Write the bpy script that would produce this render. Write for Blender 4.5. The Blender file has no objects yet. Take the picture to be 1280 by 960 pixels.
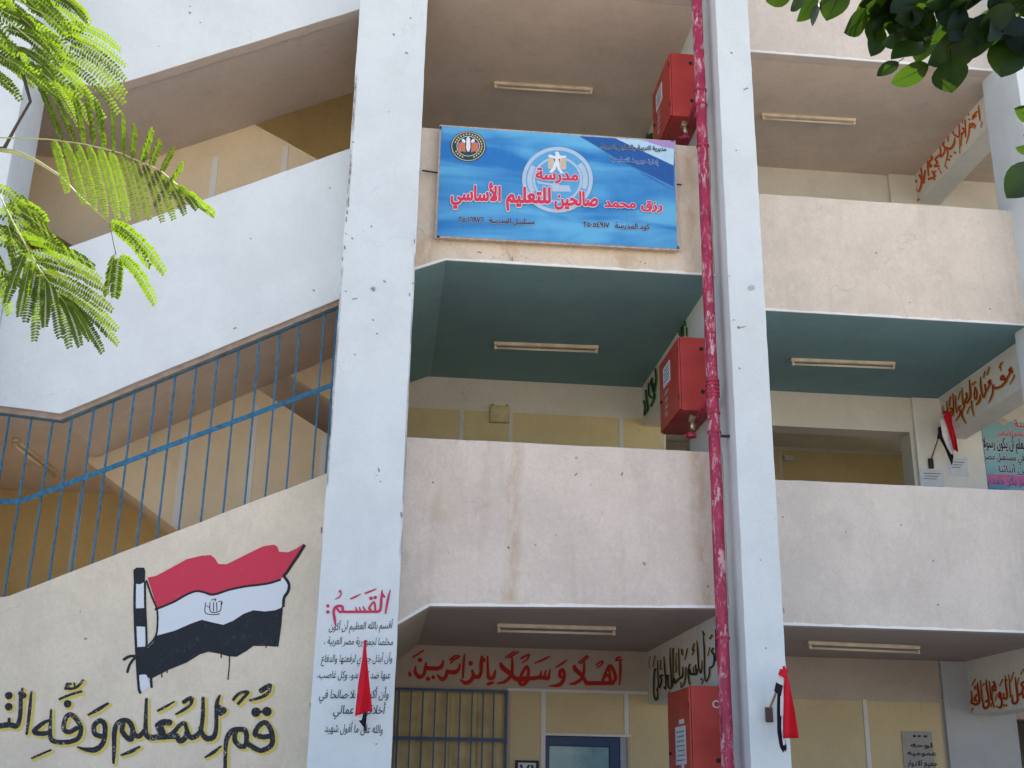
import bpy, bmesh, math, random
import numpy as np
from mathutils import Vector, Matrix
from mathutils.geometry import tessellate_polygon
random.seed(7)
SC = bpy.context.scene
COL = SC.collection
R = math.radians

# ---------------------------------------------------------------- camera, sky, sun, exposure
YAW, PIT, ROL, FPX = R(5.83545), R(19.20268), R(1.02582), 1491.08
CAMP = Vector((0, 0, 1.6))
FW = Vector((math.sin(YAW)*math.cos(PIT), math.cos(YAW)*math.cos(PIT), math.sin(PIT)))
RT0 = Vector((math.cos(YAW), -math.sin(YAW), 0))
UP0 = RT0.cross(FW)
RT = RT0*math.cos(ROL) + UP0*math.sin(ROL)
UP = -RT0*math.sin(ROL) + UP0*math.cos(ROL)
cam = bpy.data.cameras.new('camera')
cam.sensor_width = 36.0
cam.lens = FPX*36/1280
cam.clip_start = 0.05
cam.clip_end = 3000
camo = bpy.data.objects.new('camera', cam)
camo.matrix_world = Matrix(((RT.x, UP.x, -FW.x, CAMP.x), (RT.y, UP.y, -FW.y, CAMP.y), (RT.z, UP.z, -FW.z, CAMP.z), (0, 0, 0, 1)))
COL.objects.link(camo)
SC.camera = camo

SUN_EL, SUN_AZ = 57.0, 18.0        # the sun stands behind the building, to the right
world = bpy.data.worlds.new("World")
SC.world = world
world.use_nodes = True
wn = world.node_tree
sky = wn.nodes.new('ShaderNodeTexSky')
sky.sky_type = 'NISHITA'
sky.sun_disc = False
sky.sun_elevation = R(SUN_EL)
sky.sun_rotation = R(SUN_AZ)
sky.dust_density = 1.2
wn.links.new(sky.outputs[0], wn.nodes['Background'].inputs[0])
wn.nodes['Background'].inputs[1].default_value = 0.12
sl = bpy.data.lights.new('sun', 'SUN')
sl.energy = 4.2
sl.angle = R(0.53)
sl.color = (1.0, 0.95, 0.87)
so = bpy.data.objects.new('sun', sl)
sd = Vector((math.sin(R(SUN_AZ))*math.cos(R(SUN_EL)), math.cos(R(SUN_AZ))*math.cos(R(SUN_EL)), math.sin(R(SUN_EL))))
so.rotation_euler = sd.to_track_quat('Z', 'Y').to_euler()
so.location = sd*40
COL.objects.link(so)
SC.view_settings.view_transform = 'Standard'
SC.view_settings.look = 'None'
SC.view_settings.exposure = 1.42
SC.view_settings.gamma = 1.0
SC.render.engine = 'CYCLES'
SC.cycles.max_bounces = 8
SC.cycles.diffuse_bounces = 6

# ---------------------------------------------------------------- helpers
def ray(px, py):
    return RT*((px-640)/FPX) + UP*((480-py)/FPX) + FW
def on(ax, px, py, v):
    d = ray(px, py)
    return CAMP + d*((v-CAMP[ax])/d[ax])
def PY(px, py, y): return on(1, px, py, y)     # a point of a wall that faces the yard
def PX(px, py, x): return on(0, px, py, x)     # a point of a beam side
def PZ(px, py, z): return on(2, px, py, z)     # a point of a ceiling

def lin(c):
    return tuple(((v/12.92) if v <= 0.04045 else ((v+0.055)/1.055)**2.4) for v in c)

def link(o, parent=None):
    COL.objects.link(o)
    if parent is not None:
        o.parent = parent
        o.matrix_parent_inverse = parent.matrix_world.inverted()
    return o
def tag(o, label=None, cat=None, group=None, kind=None):
    if label: o['label'] = label
    if cat: o['category'] = cat
    if group: o['group'] = group
    if kind: o['kind'] = kind
    return o
def thing(name, loc, label, cat, group=None):
    o = bpy.data.objects.new(name, None)
    o.empty_display_size = 0.1
    o.location = loc
    o.matrix_world = Matrix.Translation(Vector(loc))
    COL.objects.link(o)
    return tag(o, label, cat, group)
def obj(name, verts, faces, mat, parent=None, smooth=False, bevel=0, label=None, kind=None, recalc=True):
    me = bpy.data.meshes.new(name)
    me.from_pydata([tuple(v) for v in verts], [], faces)
    if recalc:
        bm = bmesh.new(); bm.from_mesh(me)
        bmesh.ops.recalc_face_normals(bm, faces=bm.faces)
        bm.to_mesh(me); bm.free()
    me.materials.append(mat)
    if smooth:
        for p in me.polygons: p.use_smooth = True
    o = bpy.data.objects.new(name, me)
    link(o, parent)
    if bevel:
        m = o.modifiers.new('bevel', 'BEVEL'); m.width = bevel; m.segments = 2; m.limit_method = 'ANGLE'; m.angle_limit = R(40)
    if label: o['label'] = label
    if kind: o['kind'] = kind
    return o
class MB:
    def __init__(s): s.v = []; s.f = []
    def box(s, x0, x1, y0, y1, z0, z1):
        n = len(s.v)
        s.v += [(x0,y0,z0),(x1,y0,z0),(x1,y1,z0),(x0,y1,z0),(x0,y0,z1),(x1,y0,z1),(x1,y1,z1),(x0,y1,z1)]
        s.f += [tuple(n+i for i in f) for f in ((0,3,2,1),(4,5,6,7),(0,1,5,4),(1,2,6,5),(2,3,7,6),(3,0,4,7))]
        return s
    def prism(s, poly, y0, y1):           # outline in x, z pushed along y
        n = len(s.v); k = len(poly)
        s.v += [(x, y0, z) for x, z in poly] + [(x, y1, z) for x, z in poly]
        s.f += [tuple(range(n, n+k)), tuple(range(n+2*k-1, n+k-1, -1))]
        s.f += [(n+i, n+k+i, n+k+(i+1) % k, n+(i+1) % k) for i in range(k)]
        return s
    def tube(s, pts, r, seg=8, cap=True):
        pts = [Vector(p) for p in pts]
        rs = r if isinstance(r, (list, tuple)) else [r]*len(pts)
        n0 = len(s.v); prev = None
        for i, p in enumerate(pts):
            d = (pts[min(i+1, len(pts)-1)] - pts[max(i-1, 0)]).normalized()
            if prev is None:
                a = d.orthogonal().normalized()
            else:
                a = (prev - d*prev.dot(d)).normalized()
            prev = a; b = d.cross(a)
            for k in range(seg):
                t = 2*math.pi*k/seg
                s.v.append(tuple(p + (a*math.cos(t)+b*math.sin(t))*rs[i]))
        for i in range(len(pts)-1):
            for k in range(seg):
                s.f.append((n0+i*seg+k, n0+i*seg+(k+1) % seg, n0+(i+1)*seg+(k+1) % seg, n0+(i+1)*seg+k))
        if cap:
            s.f.append(tuple(n0+k for k in range(seg))[::-1])
            s.f.append(tuple(n0+(len(pts)-1)*seg+k for k in range(seg)))
        return s
    def build(s, name, mat, parent=None, **k): return obj(name, s.v, s.f, mat, parent, **k)

def wobble(poly, step=0.14, amp=0.003, seed=0):
    rr = random.Random(seed); out = []
    for i in range(len(poly)):
        a = Vector(poly[i]); b = Vector(poly[(i+1) % len(poly)])
        L = (b-a).length; n = max(1, int(L/step))
        nrm = Vector((-(b-a).y, (b-a).x))/max(L, 1e-6)
        for k in range(n):
            p = a + (b-a)*(k/n)
            if k: p = p + nrm*rr.uniform(-amp, amp)
            out.append((p.x, p.y))
    return out

# ---------------------------------------------------------------- materials
class NT:
    def __init__(s, name):
        s.m = bpy.data.materials.new(name); s.m.use_nodes = True
        s.t = s.m.node_tree; s.n = s.t.nodes; s.b = s.n['Principled BSDF']
        g = s.n.new('ShaderNodeNewGeometry'); s.pos = g.outputs['Position']
    def link(s, a, b): s.t.links.new(a, b)
    def put(s, sock, v):
        if isinstance(v, bpy.types.NodeSocket): s.link(v, sock)
        else: sock.default_value = v
    def math(s, op, a, b=0.0, clamp=False):
        n = s.n.new('ShaderNodeMath'); n.operation = op; n.use_clamp = clamp
        s.put(n.inputs[0], a); s.put(n.inputs[1], b); return n.outputs[0]
    def noise(s, scale, detail=4, rough=0.55, stretch=(1, 1, 1), dist=0.0, off=(0, 0, 0)):
        mp = s.n.new('ShaderNodeMapping'); mp.inputs['Scale'].default_value = stretch; mp.inputs['Location'].default_value = off
        s.link(s.pos, mp.inputs[0])
        n = s.n.new('ShaderNodeTexNoise'); n.inputs['Scale'].default_value = scale
        n.inputs['Detail'].default_value = detail; n.inputs['Roughness'].default_value = rough; n.inputs['Distortion'].default_value = dist
        s.link(mp.outputs[0], n.inputs['Vector']); return n.outputs[0]
    def ramp(s, v, a, b, c=0.0, d=1.0, smooth=True):
        n = s.n.new('ShaderNodeMapRange'); n.interpolation_type = 'SMOOTHSTEP' if smooth else 'LINEAR'
        s.put(n.inputs[0], v); n.inputs[1].default_value = a; n.inputs[2].default_value = b
        n.inputs[3].default_value = c; n.inputs[4].default_value = d; return n.outputs[0]
    def mix(s, f, a, b, blend='MIX'):
        n = s.n.new('ShaderNodeMix'); n.data_type = 'RGBA'; n.blend_type = blend
        s.put(n.inputs[0], f)
        for i, v in ((6, a), (7, b)):
            if isinstance(v, bpy.types.NodeSocket): s.link(v, n.inputs[i])
            else: n.inputs[i].default_value = (*v[:3], 1)
        return n.outputs[2]
    def bump(s, h, strength=0.3, dist=0.01):
        n = s.n.new('ShaderNodeBump'); n.inputs['Strength'].default_value = strength; n.inputs['Distance'].default_value = dist
        s.link(h, n.inputs['Height']); s.link(n.outputs[0], s.b.inputs['Normal'])
    def base(s, c, rough=0.8, metal=0.0, spec=0.3):
        if isinstance(c, bpy.types.NodeSocket): s.link(c, s.b.inputs['Base Color'])
        else: s.b.inputs['Base Color'].default_value = (*c[:3], 1)
        s.put(s.b.inputs['Roughness'], rough)
        s.b.inputs['Metallic'].default_value = metal
        s.b.inputs['Specular IOR Level'].default_value = spec
        return s.m

def plaster(name, col, dirt=(0.30, 0.22, 0.15), amt=0.25, chips=0.5, stains=(), grain=0.35, streak=0.4, mottle=0.25, chipscale=2.6):
    q = NT(name)
    c = q.mix(q.ramp(q.noise(1.6, 6, 0.65), 0.38, 0.62, 0, 0.8), tuple(v*(0.97-0.08*min(1, mottle)) for v in col), tuple(min(1, v*1.05) for v in col))
    st = q.ramp(q.noise(3.0, 5, 0.6, (2.2, 2.2, 0.16)), 0.5, 0.78, 0, amt*streak)
    c = q.mix(st, c, dirt)
    crk = q.n.new('ShaderNodeTexVoronoi'); crk.feature = 'DISTANCE_TO_EDGE'; crk.inputs['Scale'].default_value = 0.8
    cm = q.n.new('ShaderNodeVectorMath'); cm.operation = 'ADD'; cn = q.n.new('ShaderNodeTexNoise'); cn.inputs['Scale'].default_value = 3; cn.inputs['Detail'].default_value = 6
    q.link(q.pos, cn.inputs['Vector']); cs = q.n.new('ShaderNodeVectorMath'); cs.operation = 'SCALE'; cs.inputs['Scale'].default_value = 0.7
    q.link(cn.outputs['Color'], cs.inputs[0]); q.link(q.pos, cm.inputs[0]); q.link(cs.outputs[0], cm.inputs[1]); q.link(cm.outputs[0], crk.inputs['Vector'])
    ck = q.math('MULTIPLY', q.ramp(crk.outputs['Distance'], 0.0, 0.006, 0.5*min(1, mottle+0.3), 0), q.ramp(q.noise(0.7, 2, off=(4, 4, 4)), 0.5, 0.62, 0, 1))
    c = q.mix(ck, c, tuple(v*0.45 for v in col))
    bl = q.ramp(q.noise(2.3, 6, 0.65, off=(3, 1, 7)), 0.55, 0.75, 0, amt*0.55)
    c = q.mix(bl, c, dirt)
    fine = q.noise(34, 5, 0.75)
    c = q.mix(q.ramp(fine, 0.46, 0.62, 0, 0.10+0.28*mottle), c, tuple(v*0.72 for v in col))
    c = q.mix(q.ramp(q.noise(16, 6, 0.8, (1, 1, 0.6), off=(7, 3, 1)), 0.50, 0.62, 0, 0.45*mottle), c, tuple(min(1, v*1.16) for v in col))
    pale = q.ramp(q.noise(9, 4, 0.7, off=(9, 4, 2)), 0.62, 0.75, 0, 0.3*min(1, amt*2))
    c = q.mix(pale, c, tuple(min(1, v*1.12) for v in col))
    for (x, z0, z1, w, k, *sc_) in stains:
        sx = q.n.new('ShaderNodeSeparateXYZ'); q.link(q.pos, sx.inputs[0])
        wob = q.math('MULTIPLY', q.math('SUBTRACT', q.noise(2.2, 3, off=(x, 0, 0)), 0.5), w*1.2)
        dx = q.math('ABSOLUTE', q.math('ADD', q.math('SUBTRACT', sx.outputs[0], x), wob))
        mx = q.ramp(dx, 0, w, 1, 0)
        mz = q.math('MULTIPLY', q.ramp(sx.outputs[2], z0-0.08, z0+0.02, 0, 1), q.ramp(sx.outputs[2], z1-0.02, z1+0.1, 1, 0))
        ny = q.ramp(q.noise(9, 6, 0.75, (1, 1, 0.35), off=(x, 2, 0)), 0.38, 0.62, 0.15, 1)
        f = q.math('MULTIPLY', q.math('MULTIPLY', mx, mz), q.math('MULTIPLY', ny, k))
        c = q.mix(f, c, sc_[0] if sc_ else (0.42, 0.27, 0.13))
    if chips:
        v = q.n.new('ShaderNodeTexVoronoi'); v.inputs['Scale'].default_value = chipscale; v.inputs['Randomness'].default_value = 1
        mp = q.n.new('ShaderNodeVectorMath'); mp.operation = 'ADD'
        nz = q.n.new('ShaderNodeTexNoise'); nz.inputs['Scale'].default_value = 30
        q.link(q.pos, nz.inputs['Vector'])
        sc = q.n.new('ShaderNodeVectorMath'); sc.operation = 'SCALE'; sc.inputs['Scale'].default_value = 0.035
        q.link(nz.outputs['Color'], sc.inputs[0]); q.link(q.pos, mp.inputs[0]); q.link(sc.outputs[0], mp.inputs[1])
        q.link(mp.outputs[0], v.inputs['Vector'])
        f = q.ramp(v.outputs['Distance'], 0.028, 0.05, chips, 0)
        f = q.math('MULTIPLY', f, q.ramp(v.outputs['Color'], 0.3, 0.6, 0, 1))
        c = q.mix(f, c, (0.16, 0.14, 0.12))
    h = q.math('ADD', q.noise(45, 5, 0.7), q.math('MULTIPLY', q.noise(5, 3), 1.5))
    q.bump(h, grain, 0.006)
    return q.base(c, 0.85, 0, 0.2)

def simple(name, col, rough=0.6, metal=0.0, var=0.12, scale=12, bump=0.0, spec=0.4):
    q = NT(name)
    c = q.mix(q.ramp(q.noise(scale, 5, 0.6), 0.3, 0.7), tuple(v*(1-var) for v in col), tuple(min(1, v*(1+var)) for v in col))
    if bump: q.bump(q.noise(scale*6, 4), bump, 0.003)
    return q.base(c, rough, metal, spec)

def brushed(name, col, under, dry=0.5, scale=60):
    q = NT(name)                      # hand painted letters: the brush runs dry in places
    f = q.math('ADD', q.math('MULTIPLY', q.noise(scale, 3, 0.8), 0.6), q.math('MULTIPLY', q.noise(scale*0.35, 3, 0.6, off=(5, 5, 5)), 0.4))
    c = q.mix(q.ramp(f, 0.62-0.1*dry, 0.70-0.06*dry, 0, dry), col, under)
    q.bump(q.noise(45, 5, 0.7), 0.3, 0.006)
    return q.base(c, 0.7, 0, 0.25)

WHITE = (0.80, 0.80, 0.79)
M = {}
M['column'] = plaster('whitewashed_column', (0.63, 0.68, 0.70), amt=0.10, chips=0.85, grain=0.35, streak=0.4, chipscale=2.9, mottle=0.08,
                      stains=((-0.555, 6.9, 8.3, 0.022, 1.0, (0.10, 0.07, 0.06)), (-0.56, 4.2, 6.2, 0.016, 0.8, (0.12, 0.08, 0.07)), (0.105, 3.6, 6.4, 0.012, 0.8, (0.2, 0.17, 0.15))))
M['band'] = plaster('white_stair_plaster', (0.655, 0.695, 0.71), amt=0.08, chips=0.6, grain=0.35, streak=0.4, chipscale=2.9, mottle=0.08)
M['par2'] = plaster('pinkish_grey_plaster', (0.69, 0.595, 0.52), amt=0.45, chips=0.6, grain=1.0, mottle=0.6,
                    stains=((1.12, 3.3, 4.76, 0.11, 0.5), (0.86, 3.9, 4.75, 0.06, 0.35), (2.90, 3.25, 4.75, 0.14, 0.5), (0.45, 4.0, 4.7, 0.3, 0.25)))
M['par3'] = plaster('warm_beige_plaster', (0.725, 0.62, 0.505), amt=0.45, chips=0.6, grain=1.0, mottle=0.6,
                    stains=((1.05, 6.6, 6.75, 0.12, 0.8), (0.2, 6.4, 6.8, 0.25, 0.5), (2.9, 6.6, 8.05, 0.10, 0.5), (2.3, 6.6, 6.75, 0.4, 0.5)))
M['parR3'] = plaster('beige_plaster', (0.70, 0.61, 0.515), amt=0.45, chips=0.6, grain=1.0, mottle=0.6)
M['parR2'] = plaster('pale_mauve_plaster', (0.655, 0.59, 0.53), amt=0.35, chips=0.6, grain=0.9, mottle=0.55, stains=((3.6, 3.3, 4.7, 0.25, 0.4),))
M['low'] = plaster('cream_stair_plaster', (0.72, 0.63, 0.505), amt=0.28, chips=0.35, grain=0.7, streak=0.25, mottle=0.5)
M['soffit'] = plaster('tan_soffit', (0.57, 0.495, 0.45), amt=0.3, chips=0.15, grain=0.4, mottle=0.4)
M['soffit1'] = plaster('shaded_soffit', (0.44, 0.36, 0.325), amt=0.3, chips=0.1, grain=0.4, mottle=0.3)  # darker soffit copy: the ground floor's shade is put into the colour
M['soffitw'] = plaster('brightened_soffit', (0.66, 0.56, 0.485), amt=0.35, chips=0.2, grain=0.4, mottle=0.4)  # lighter soffit copy: the top floor's stronger light is put into the colour
M['teal'] = plaster('teal_soffit', (0.20, 0.34, 0.37), dirt=(0.08, 0.12, 0.12), amt=0.2, chips=0.0, grain=0.25)
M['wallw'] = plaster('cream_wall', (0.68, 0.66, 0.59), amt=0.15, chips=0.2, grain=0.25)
M['walld'] = plaster('shaded_tan_wall', (0.46, 0.39, 0.33), amt=0.15, chips=0.2, grain=0.25)  # tan darkened so the wall colour itself carries the ground-floor shade
M['yellow1'] = plaster('faded_shaded_yellow_dado', (0.58, 0.47, 0.28), dirt=(0.42, 0.38, 0.31), amt=0.5, chips=0.2, grain=0.3)  # faded yellow, darkened below the upstairs dado to paint in ground-floor shade
M['yellow'] = plaster('yellow_dado', (0.66, 0.55, 0.31), dirt=(0.45, 0.40, 0.3), amt=0.35, chips=0.2, grain=0.3)
M['ochre'] = plaster('ochre_wall', (0.68, 0.54, 0.27), dirt=(0.60, 0.54, 0.42), amt=0.6, chips=0.1, grain=0.3)
M['olive'] = plaster('olive_wall', (0.62, 0.49, 0.25), dirt=(0.3, 0.26, 0.18), amt=0.3, chips=0.1, grain=0.3)
M['guard'] = plaster('tan_guard', (0.68, 0.57, 0.41), dirt=(0.48, 0.38, 0.2), amt=0.35, chips=0.1, grain=0.3)
M['strip'] = plaster('white_strip', (0.66, 0.65, 0.63), amt=0.1, chips=0.1, grain=0.2)
M['pil'] = plaster('shaded_pilaster', (0.44, 0.45, 0.47), amt=0.1, chips=0.2, grain=0.25)  # grey darkened to paint in the dim light of the lower corridor
M['edge'] = plaster('white_edge', (0.82, 0.81, 0.79), amt=0.3, chips=0.5, grain=0.3)
M['beam'] = plaster('white_beam', (0.76, 0.75, 0.70), amt=0.15, chips=0.2, grain=0.2)
M['ground'] = simple('sand', (0.54, 0.45, 0.345), 0.9, 0, 0.2, 3, 0.3)
M['floor'] = simple('floor_tile', (0.40, 0.36, 0.30), 0.6, 0, 0.15, 4)
M['blue'] = simple('blue_bars', (0.014, 0.125, 0.235), 0.5, 0, 0.35, 25)
M['darkblue'] = simple('navy_paint', (0.010, 0.058, 0.15), 0.45, 0, 0.2, 20)
M['dark'] = simple('dark_metal', (0.03, 0.028, 0.027), 0.5, 0.3, 0.3, 20)
M['brownslat'] = simple('brown_edge', (0.30, 0.24, 0.20), 0.8, 0, 0.2, 10)
M['lampw'] = simple('lamp_enamel', (0.62, 0.54, 0.42), 0.5, 0, 0.15, 8)
M['lampt'] = simple('lamp_tube', (0.66, 0.60, 0.50), 0.25, 0, 0.05, 8)
M['black'] = simple('black', (0.012, 0.012, 0.014), 0.6)
M['brass'] = simple('brass', (0.45, 0.34, 0.22), 0.35, 0.8, 0.3, 40)
M['paper'] = simple('paper', (0.60, 0.64, 0.70), 0.7, 0, 0.06, 15)
M['ink'] = simple('ink', (0.08, 0.09, 0.13), 0.7)
M['redbox'] = NT('red_enamel')
q = M['redbox']
c = q.mix(q.ramp(q.noise(3, 5, 0.6), 0.3, 0.7), (0.38, 0.032, 0.025), (0.48, 0.052, 0.038))
c = q.mix(q.ramp(q.noise(14, 5, 0.7, off=(4, 2, 0)), 0.66, 0.7, 0, 0.5), c, (0.25, 0.03, 0.02))
q.bump(q.noise(8, 3), 0.1, 0.003)
M['redbox'] = q.base(c, 0.42, 0, 0.45)
q = NT('flaking_red_pipe')
fl = q.ramp(q.noise(17, 7, 0.78, (1, 1, 0.3), 0.4), 0.525, 0.565, 0, 0.85)
fl = q.math('MULTIPLY', fl, q.ramp(q.noise(1.6, 3, 0.6, off=(0, 3, 2)), 0.40, 0.54, 0.3, 1))
c = q.mix(q.ramp(q.noise(5, 4), 0.3, 0.7), (0.27, 0.014, 0.05), (0.38, 0.022, 0.075))
c = q.mix(fl, c, (0.62, 0.42, 0.45))
c = q.mix(q.ramp(q.noise(30, 5, 0.7, off=(1, 8, 0)), 0.64, 0.7, 0, 0.7), c, (0.16, 0.02, 0.035))
q.bump(q.math('SUBTRACT', q.noise(40, 3), fl), 0.4, 0.003)
M['pipe'] = q.base(c, 0.45, 0, 0.4)
M['coup'] = simple('pipe_coupling', (0.36, 0.025, 0.06), 0.5, 0, 0.4, 30, 0.3)
q = NT('frosted_pane')
c = q.mix(q.ramp(q.noise(6, 4), 0.3, 0.7), (0.16, 0.30, 0.36), (0.22, 0.38, 0.43))
M['pane'] = q.base(c, 0.15, 0, 0.6)

def cloth(name, col):
    q = NT(name)
    c = q.mix(q.ramp(q.noise(8, 4), 0.3, 0.7), tuple(v*0.85 for v in col), col)
    q.bump(q.noise(300, 2), 0.2, 0.001)
    return q.base(c, 0.8, 0, 0.2)
M['fred'] = cloth('red_cloth', (0.62, 0.012, 0.03))
M['fwhite'] = cloth('white_cloth', (0.75, 0.74, 0.78))
M['fblack'] = cloth('black_cloth', (0.012, 0.012, 0.022))

def leafmat(name, a, b, trans, rough=0.4, tw=0.5, spec=0.5, vary=0.5):
    q = NT(name)
    c = q.mix(q.ramp(q.noise(14, 3), 0.3, 0.7), a, b)
    oi = q.n.new('ShaderNodeObjectInfo')
    c = q.mix(q.ramp(oi.outputs['Random'], 0.2, 1, 0, vary, False), c, (a[0]*0.7, a[1]*0.5, a[2]*0.5))
    q.base(c, rough, 0, spec)
    tr = q.n.new('ShaderNodeBsdfTranslucent')
    q.link(q.mix(q.ramp(oi.outputs['Random'], 0.35, 1, 0, vary, False), trans, (trans[0]*0.55, trans[1]*0.42, trans[2])), tr.inputs[0])
    ms = q.n.new('ShaderNodeMixShader'); ms.inputs[0].default_value = tw
    q.link(q.b.outputs[0], ms.inputs[1]); q.link(tr.outputs[0], ms.inputs[2])
    q.link(ms.outputs[0], q.n['Material Output'].inputs[0])
    return q.m
M['leaflet'] = leafmat('feathery_leaf', (0.05, 0.095, 0.008), (0.10, 0.16, 0.012), (0.20, 0.33, 0.010), 0.4, 0.55, spec=0.3, vary=0.8)
M['leafbig'] = leafmat('glossy_leaf', (0.004, 0.010, 0.003), (0.010, 0.020, 0.004), (0.10, 0.21, 0.010), 0.5, 0.27, spec=0.10)
M['rib'] = simple('pale_rib', (0.30, 0.36, 0.10), 0.5)
M['rachis'] = simple('leaf_stalk', (0.32, 0.34, 0.14), 0.5)
M['twig'] = simple('dark_twig', (0.06, 0.05, 0.04), 0.8)
M['bark'] = simple('bark', (0.16, 0.12, 0.09), 0.9, 0, 0.35, 14, 0.8)
# ---------------------------------------------------------------- writing: Arabic shaping for the built-in face
FORMS = {'ا': 'ﺍﺎ', 'أ': 'ﺃﺄ', 'إ': 'ﺇﺈ', 'آ': 'ﺁﺂ', 'ة': 'ﺓﺔ', 'د': 'ﺩﺪ', 'ذ': 'ﺫﺬ', 'ر': 'ﺭﺮ', 'ز': 'ﺯﺰ', 'و': 'ﻭﻮ', 'ؤ': 'ﺅﺆ', 'ى': 'ﻯﻰ', 'ء': 'ﺀ'}
for ch, cp in zip('بتثجحخ', (0xFE8F, 0xFE95, 0xFE99, 0xFE9D, 0xFEA1, 0xFEA5)): FORMS[ch] = ''.join(chr(cp+i) for i in range(4))
for ch, cp in zip('سشصضطظعغفقكلمنهي', (0xFEB1, 0xFEB5, 0xFEB9, 0xFEBD, 0xFEC1, 0xFEC5, 0xFEC9, 0xFECD, 0xFED1, 0xFED5, 0xFED9, 0xFEDD, 0xFEE1, 0xFEE5, 0xFEE9, 0xFEF1)): FORMS[ch] = ''.join(chr(cp+i) for i in range(4))
FORMS['ئ'] = ''.join(chr(0xFE89+i) for i in range(4))
LA = {'ا': (0xFEFB, 0xFEFC), 'أ': (0xFEF7, 0xFEF8), 'إ': (0xFEF9, 0xFEFA)}
def shape(s):
    out = []; i = 0; prev = False
    while i < len(s):
        ch = s[i]
        if ch == 'ل' and i+1 < len(s) and s[i+1] in LA:
            out.append(chr(LA[s[i+1]][1 if prev else 0])); prev = False; i += 2; continue
        f = FORMS.get(ch)
        if f is None:
            out.append(ch); prev = False; i += 1; continue
        nxt = i+1 < len(s) and s[i+1] in FORMS and s[i+1] != 'ء' and len(f) == 4
        if ch == 'ء': prev = False
        if len(f) == 4: out.append(f[(3 if nxt else 1) if prev else (2 if nxt else 0)])
        else: out.append(f[1 if prev and len(f) > 1 else 0])
        prev = nxt; i += 1
    r = ''.join(reversed(out)); res = ''; num = ''
    for ch in r:
        if ch in '٠١٢٣٤٥٦٧٨٩': num = ch + num
        else: res += num + ch; num = ''
    return res + num
def bez(p0, p1, p2, p3, n):
    return [p0*(1-t)**3 + p1*3*t*(1-t)**2 + p2*3*t*t*(1-t) + p3*t**3 for t in (k/n for k in range(n))]
def area(p): return sum(p[i][0]*p[(i+1) % len(p)][1]-p[(i+1) % len(p)][0]*p[i][1] for i in range(len(p)))/2
def inside(pt, poly):
    x, y = pt; c = False
    for i in range(len(poly)):
        a, b = poly[i], poly[i-1]
        if (a[1] > y) != (b[1] > y) and x < (b[0]-a[0])*(y-a[1])/(b[1]-a[1])+a[0]: c = not c
    return c
def fatten(p, w):
    if not w: return p
    n = len(p); out = []
    for i in range(n):
        a = Vector(p[i])-Vector(p[i-1]); b = Vector(p[(i+1) % n])-Vector(p[i])
        if a.length < 1e-7 or b.length < 1e-7: out.append(p[i]); continue
        na = Vector((a.y, -a.x)).normalized(); nb = Vector((b.y, -b.x)).normalized()
        m = na+nb
        m = m/max(0.6, m.length_squared/2) if m.length > 0.3 else na
        out.append((p[i][0]+m.x*w, p[i][1]+m.y*w))
    return out
TXT = {}
def outlines(s):
    if s in TXT: return TXT[s]
    c = bpy.data.curves.new('writing', 'FONT'); c.body = shape(s)
    o = bpy.data.objects.new('writing', c); COL.objects.link(o)
    dg = bpy.context.evaluated_depsgraph_get()
    cu = o.evaluated_get(dg).to_curve(dg, apply_modifiers=False)
    polys = []
    for sp in cu.splines:
        b = sp.bezier_points; p = []
        if len(b) == 0: continue
        for i in range(len(b)):
            a, d = b[i], b[(i+1) % len(b)]
            straight = (a.handle_right-a.co).length < 1e-5 and (d.handle_left-d.co).length < 1e-5
            p += bez(a.co, a.handle_right, d.handle_left, d.co, 1 if straight else 3)
        q = []
        for v in p:
            if not q or (Vector((v.x, v.y))-Vector(q[-1])).length > 1e-5: q.append((v.x, v.y))
        if len(q) > 2: polys.append(q)
    bpy.data.objects.remove(o); bpy.data.curves.remove(c)
    big = max(polys, key=lambda p: abs(area(p)))
    sg = 1 if area(big) > 0 else -1
    outer = [p for p in polys if area(p)*sg > 0]; hole = [p for p in polys if area(p)*sg < 0]
    if sg < 0: outer = [p[::-1] for p in outer]; hole = [p[::-1] for p in hole]
    g = [[p] for p in outer]
    for h in hole:
        c = [k for k in g if inside(h[0], k[0])]
        if c: min(c, key=lambda k: abs(area(k[0]))).append(h)
    TXT[s] = g
    return g
TG = {}
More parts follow.
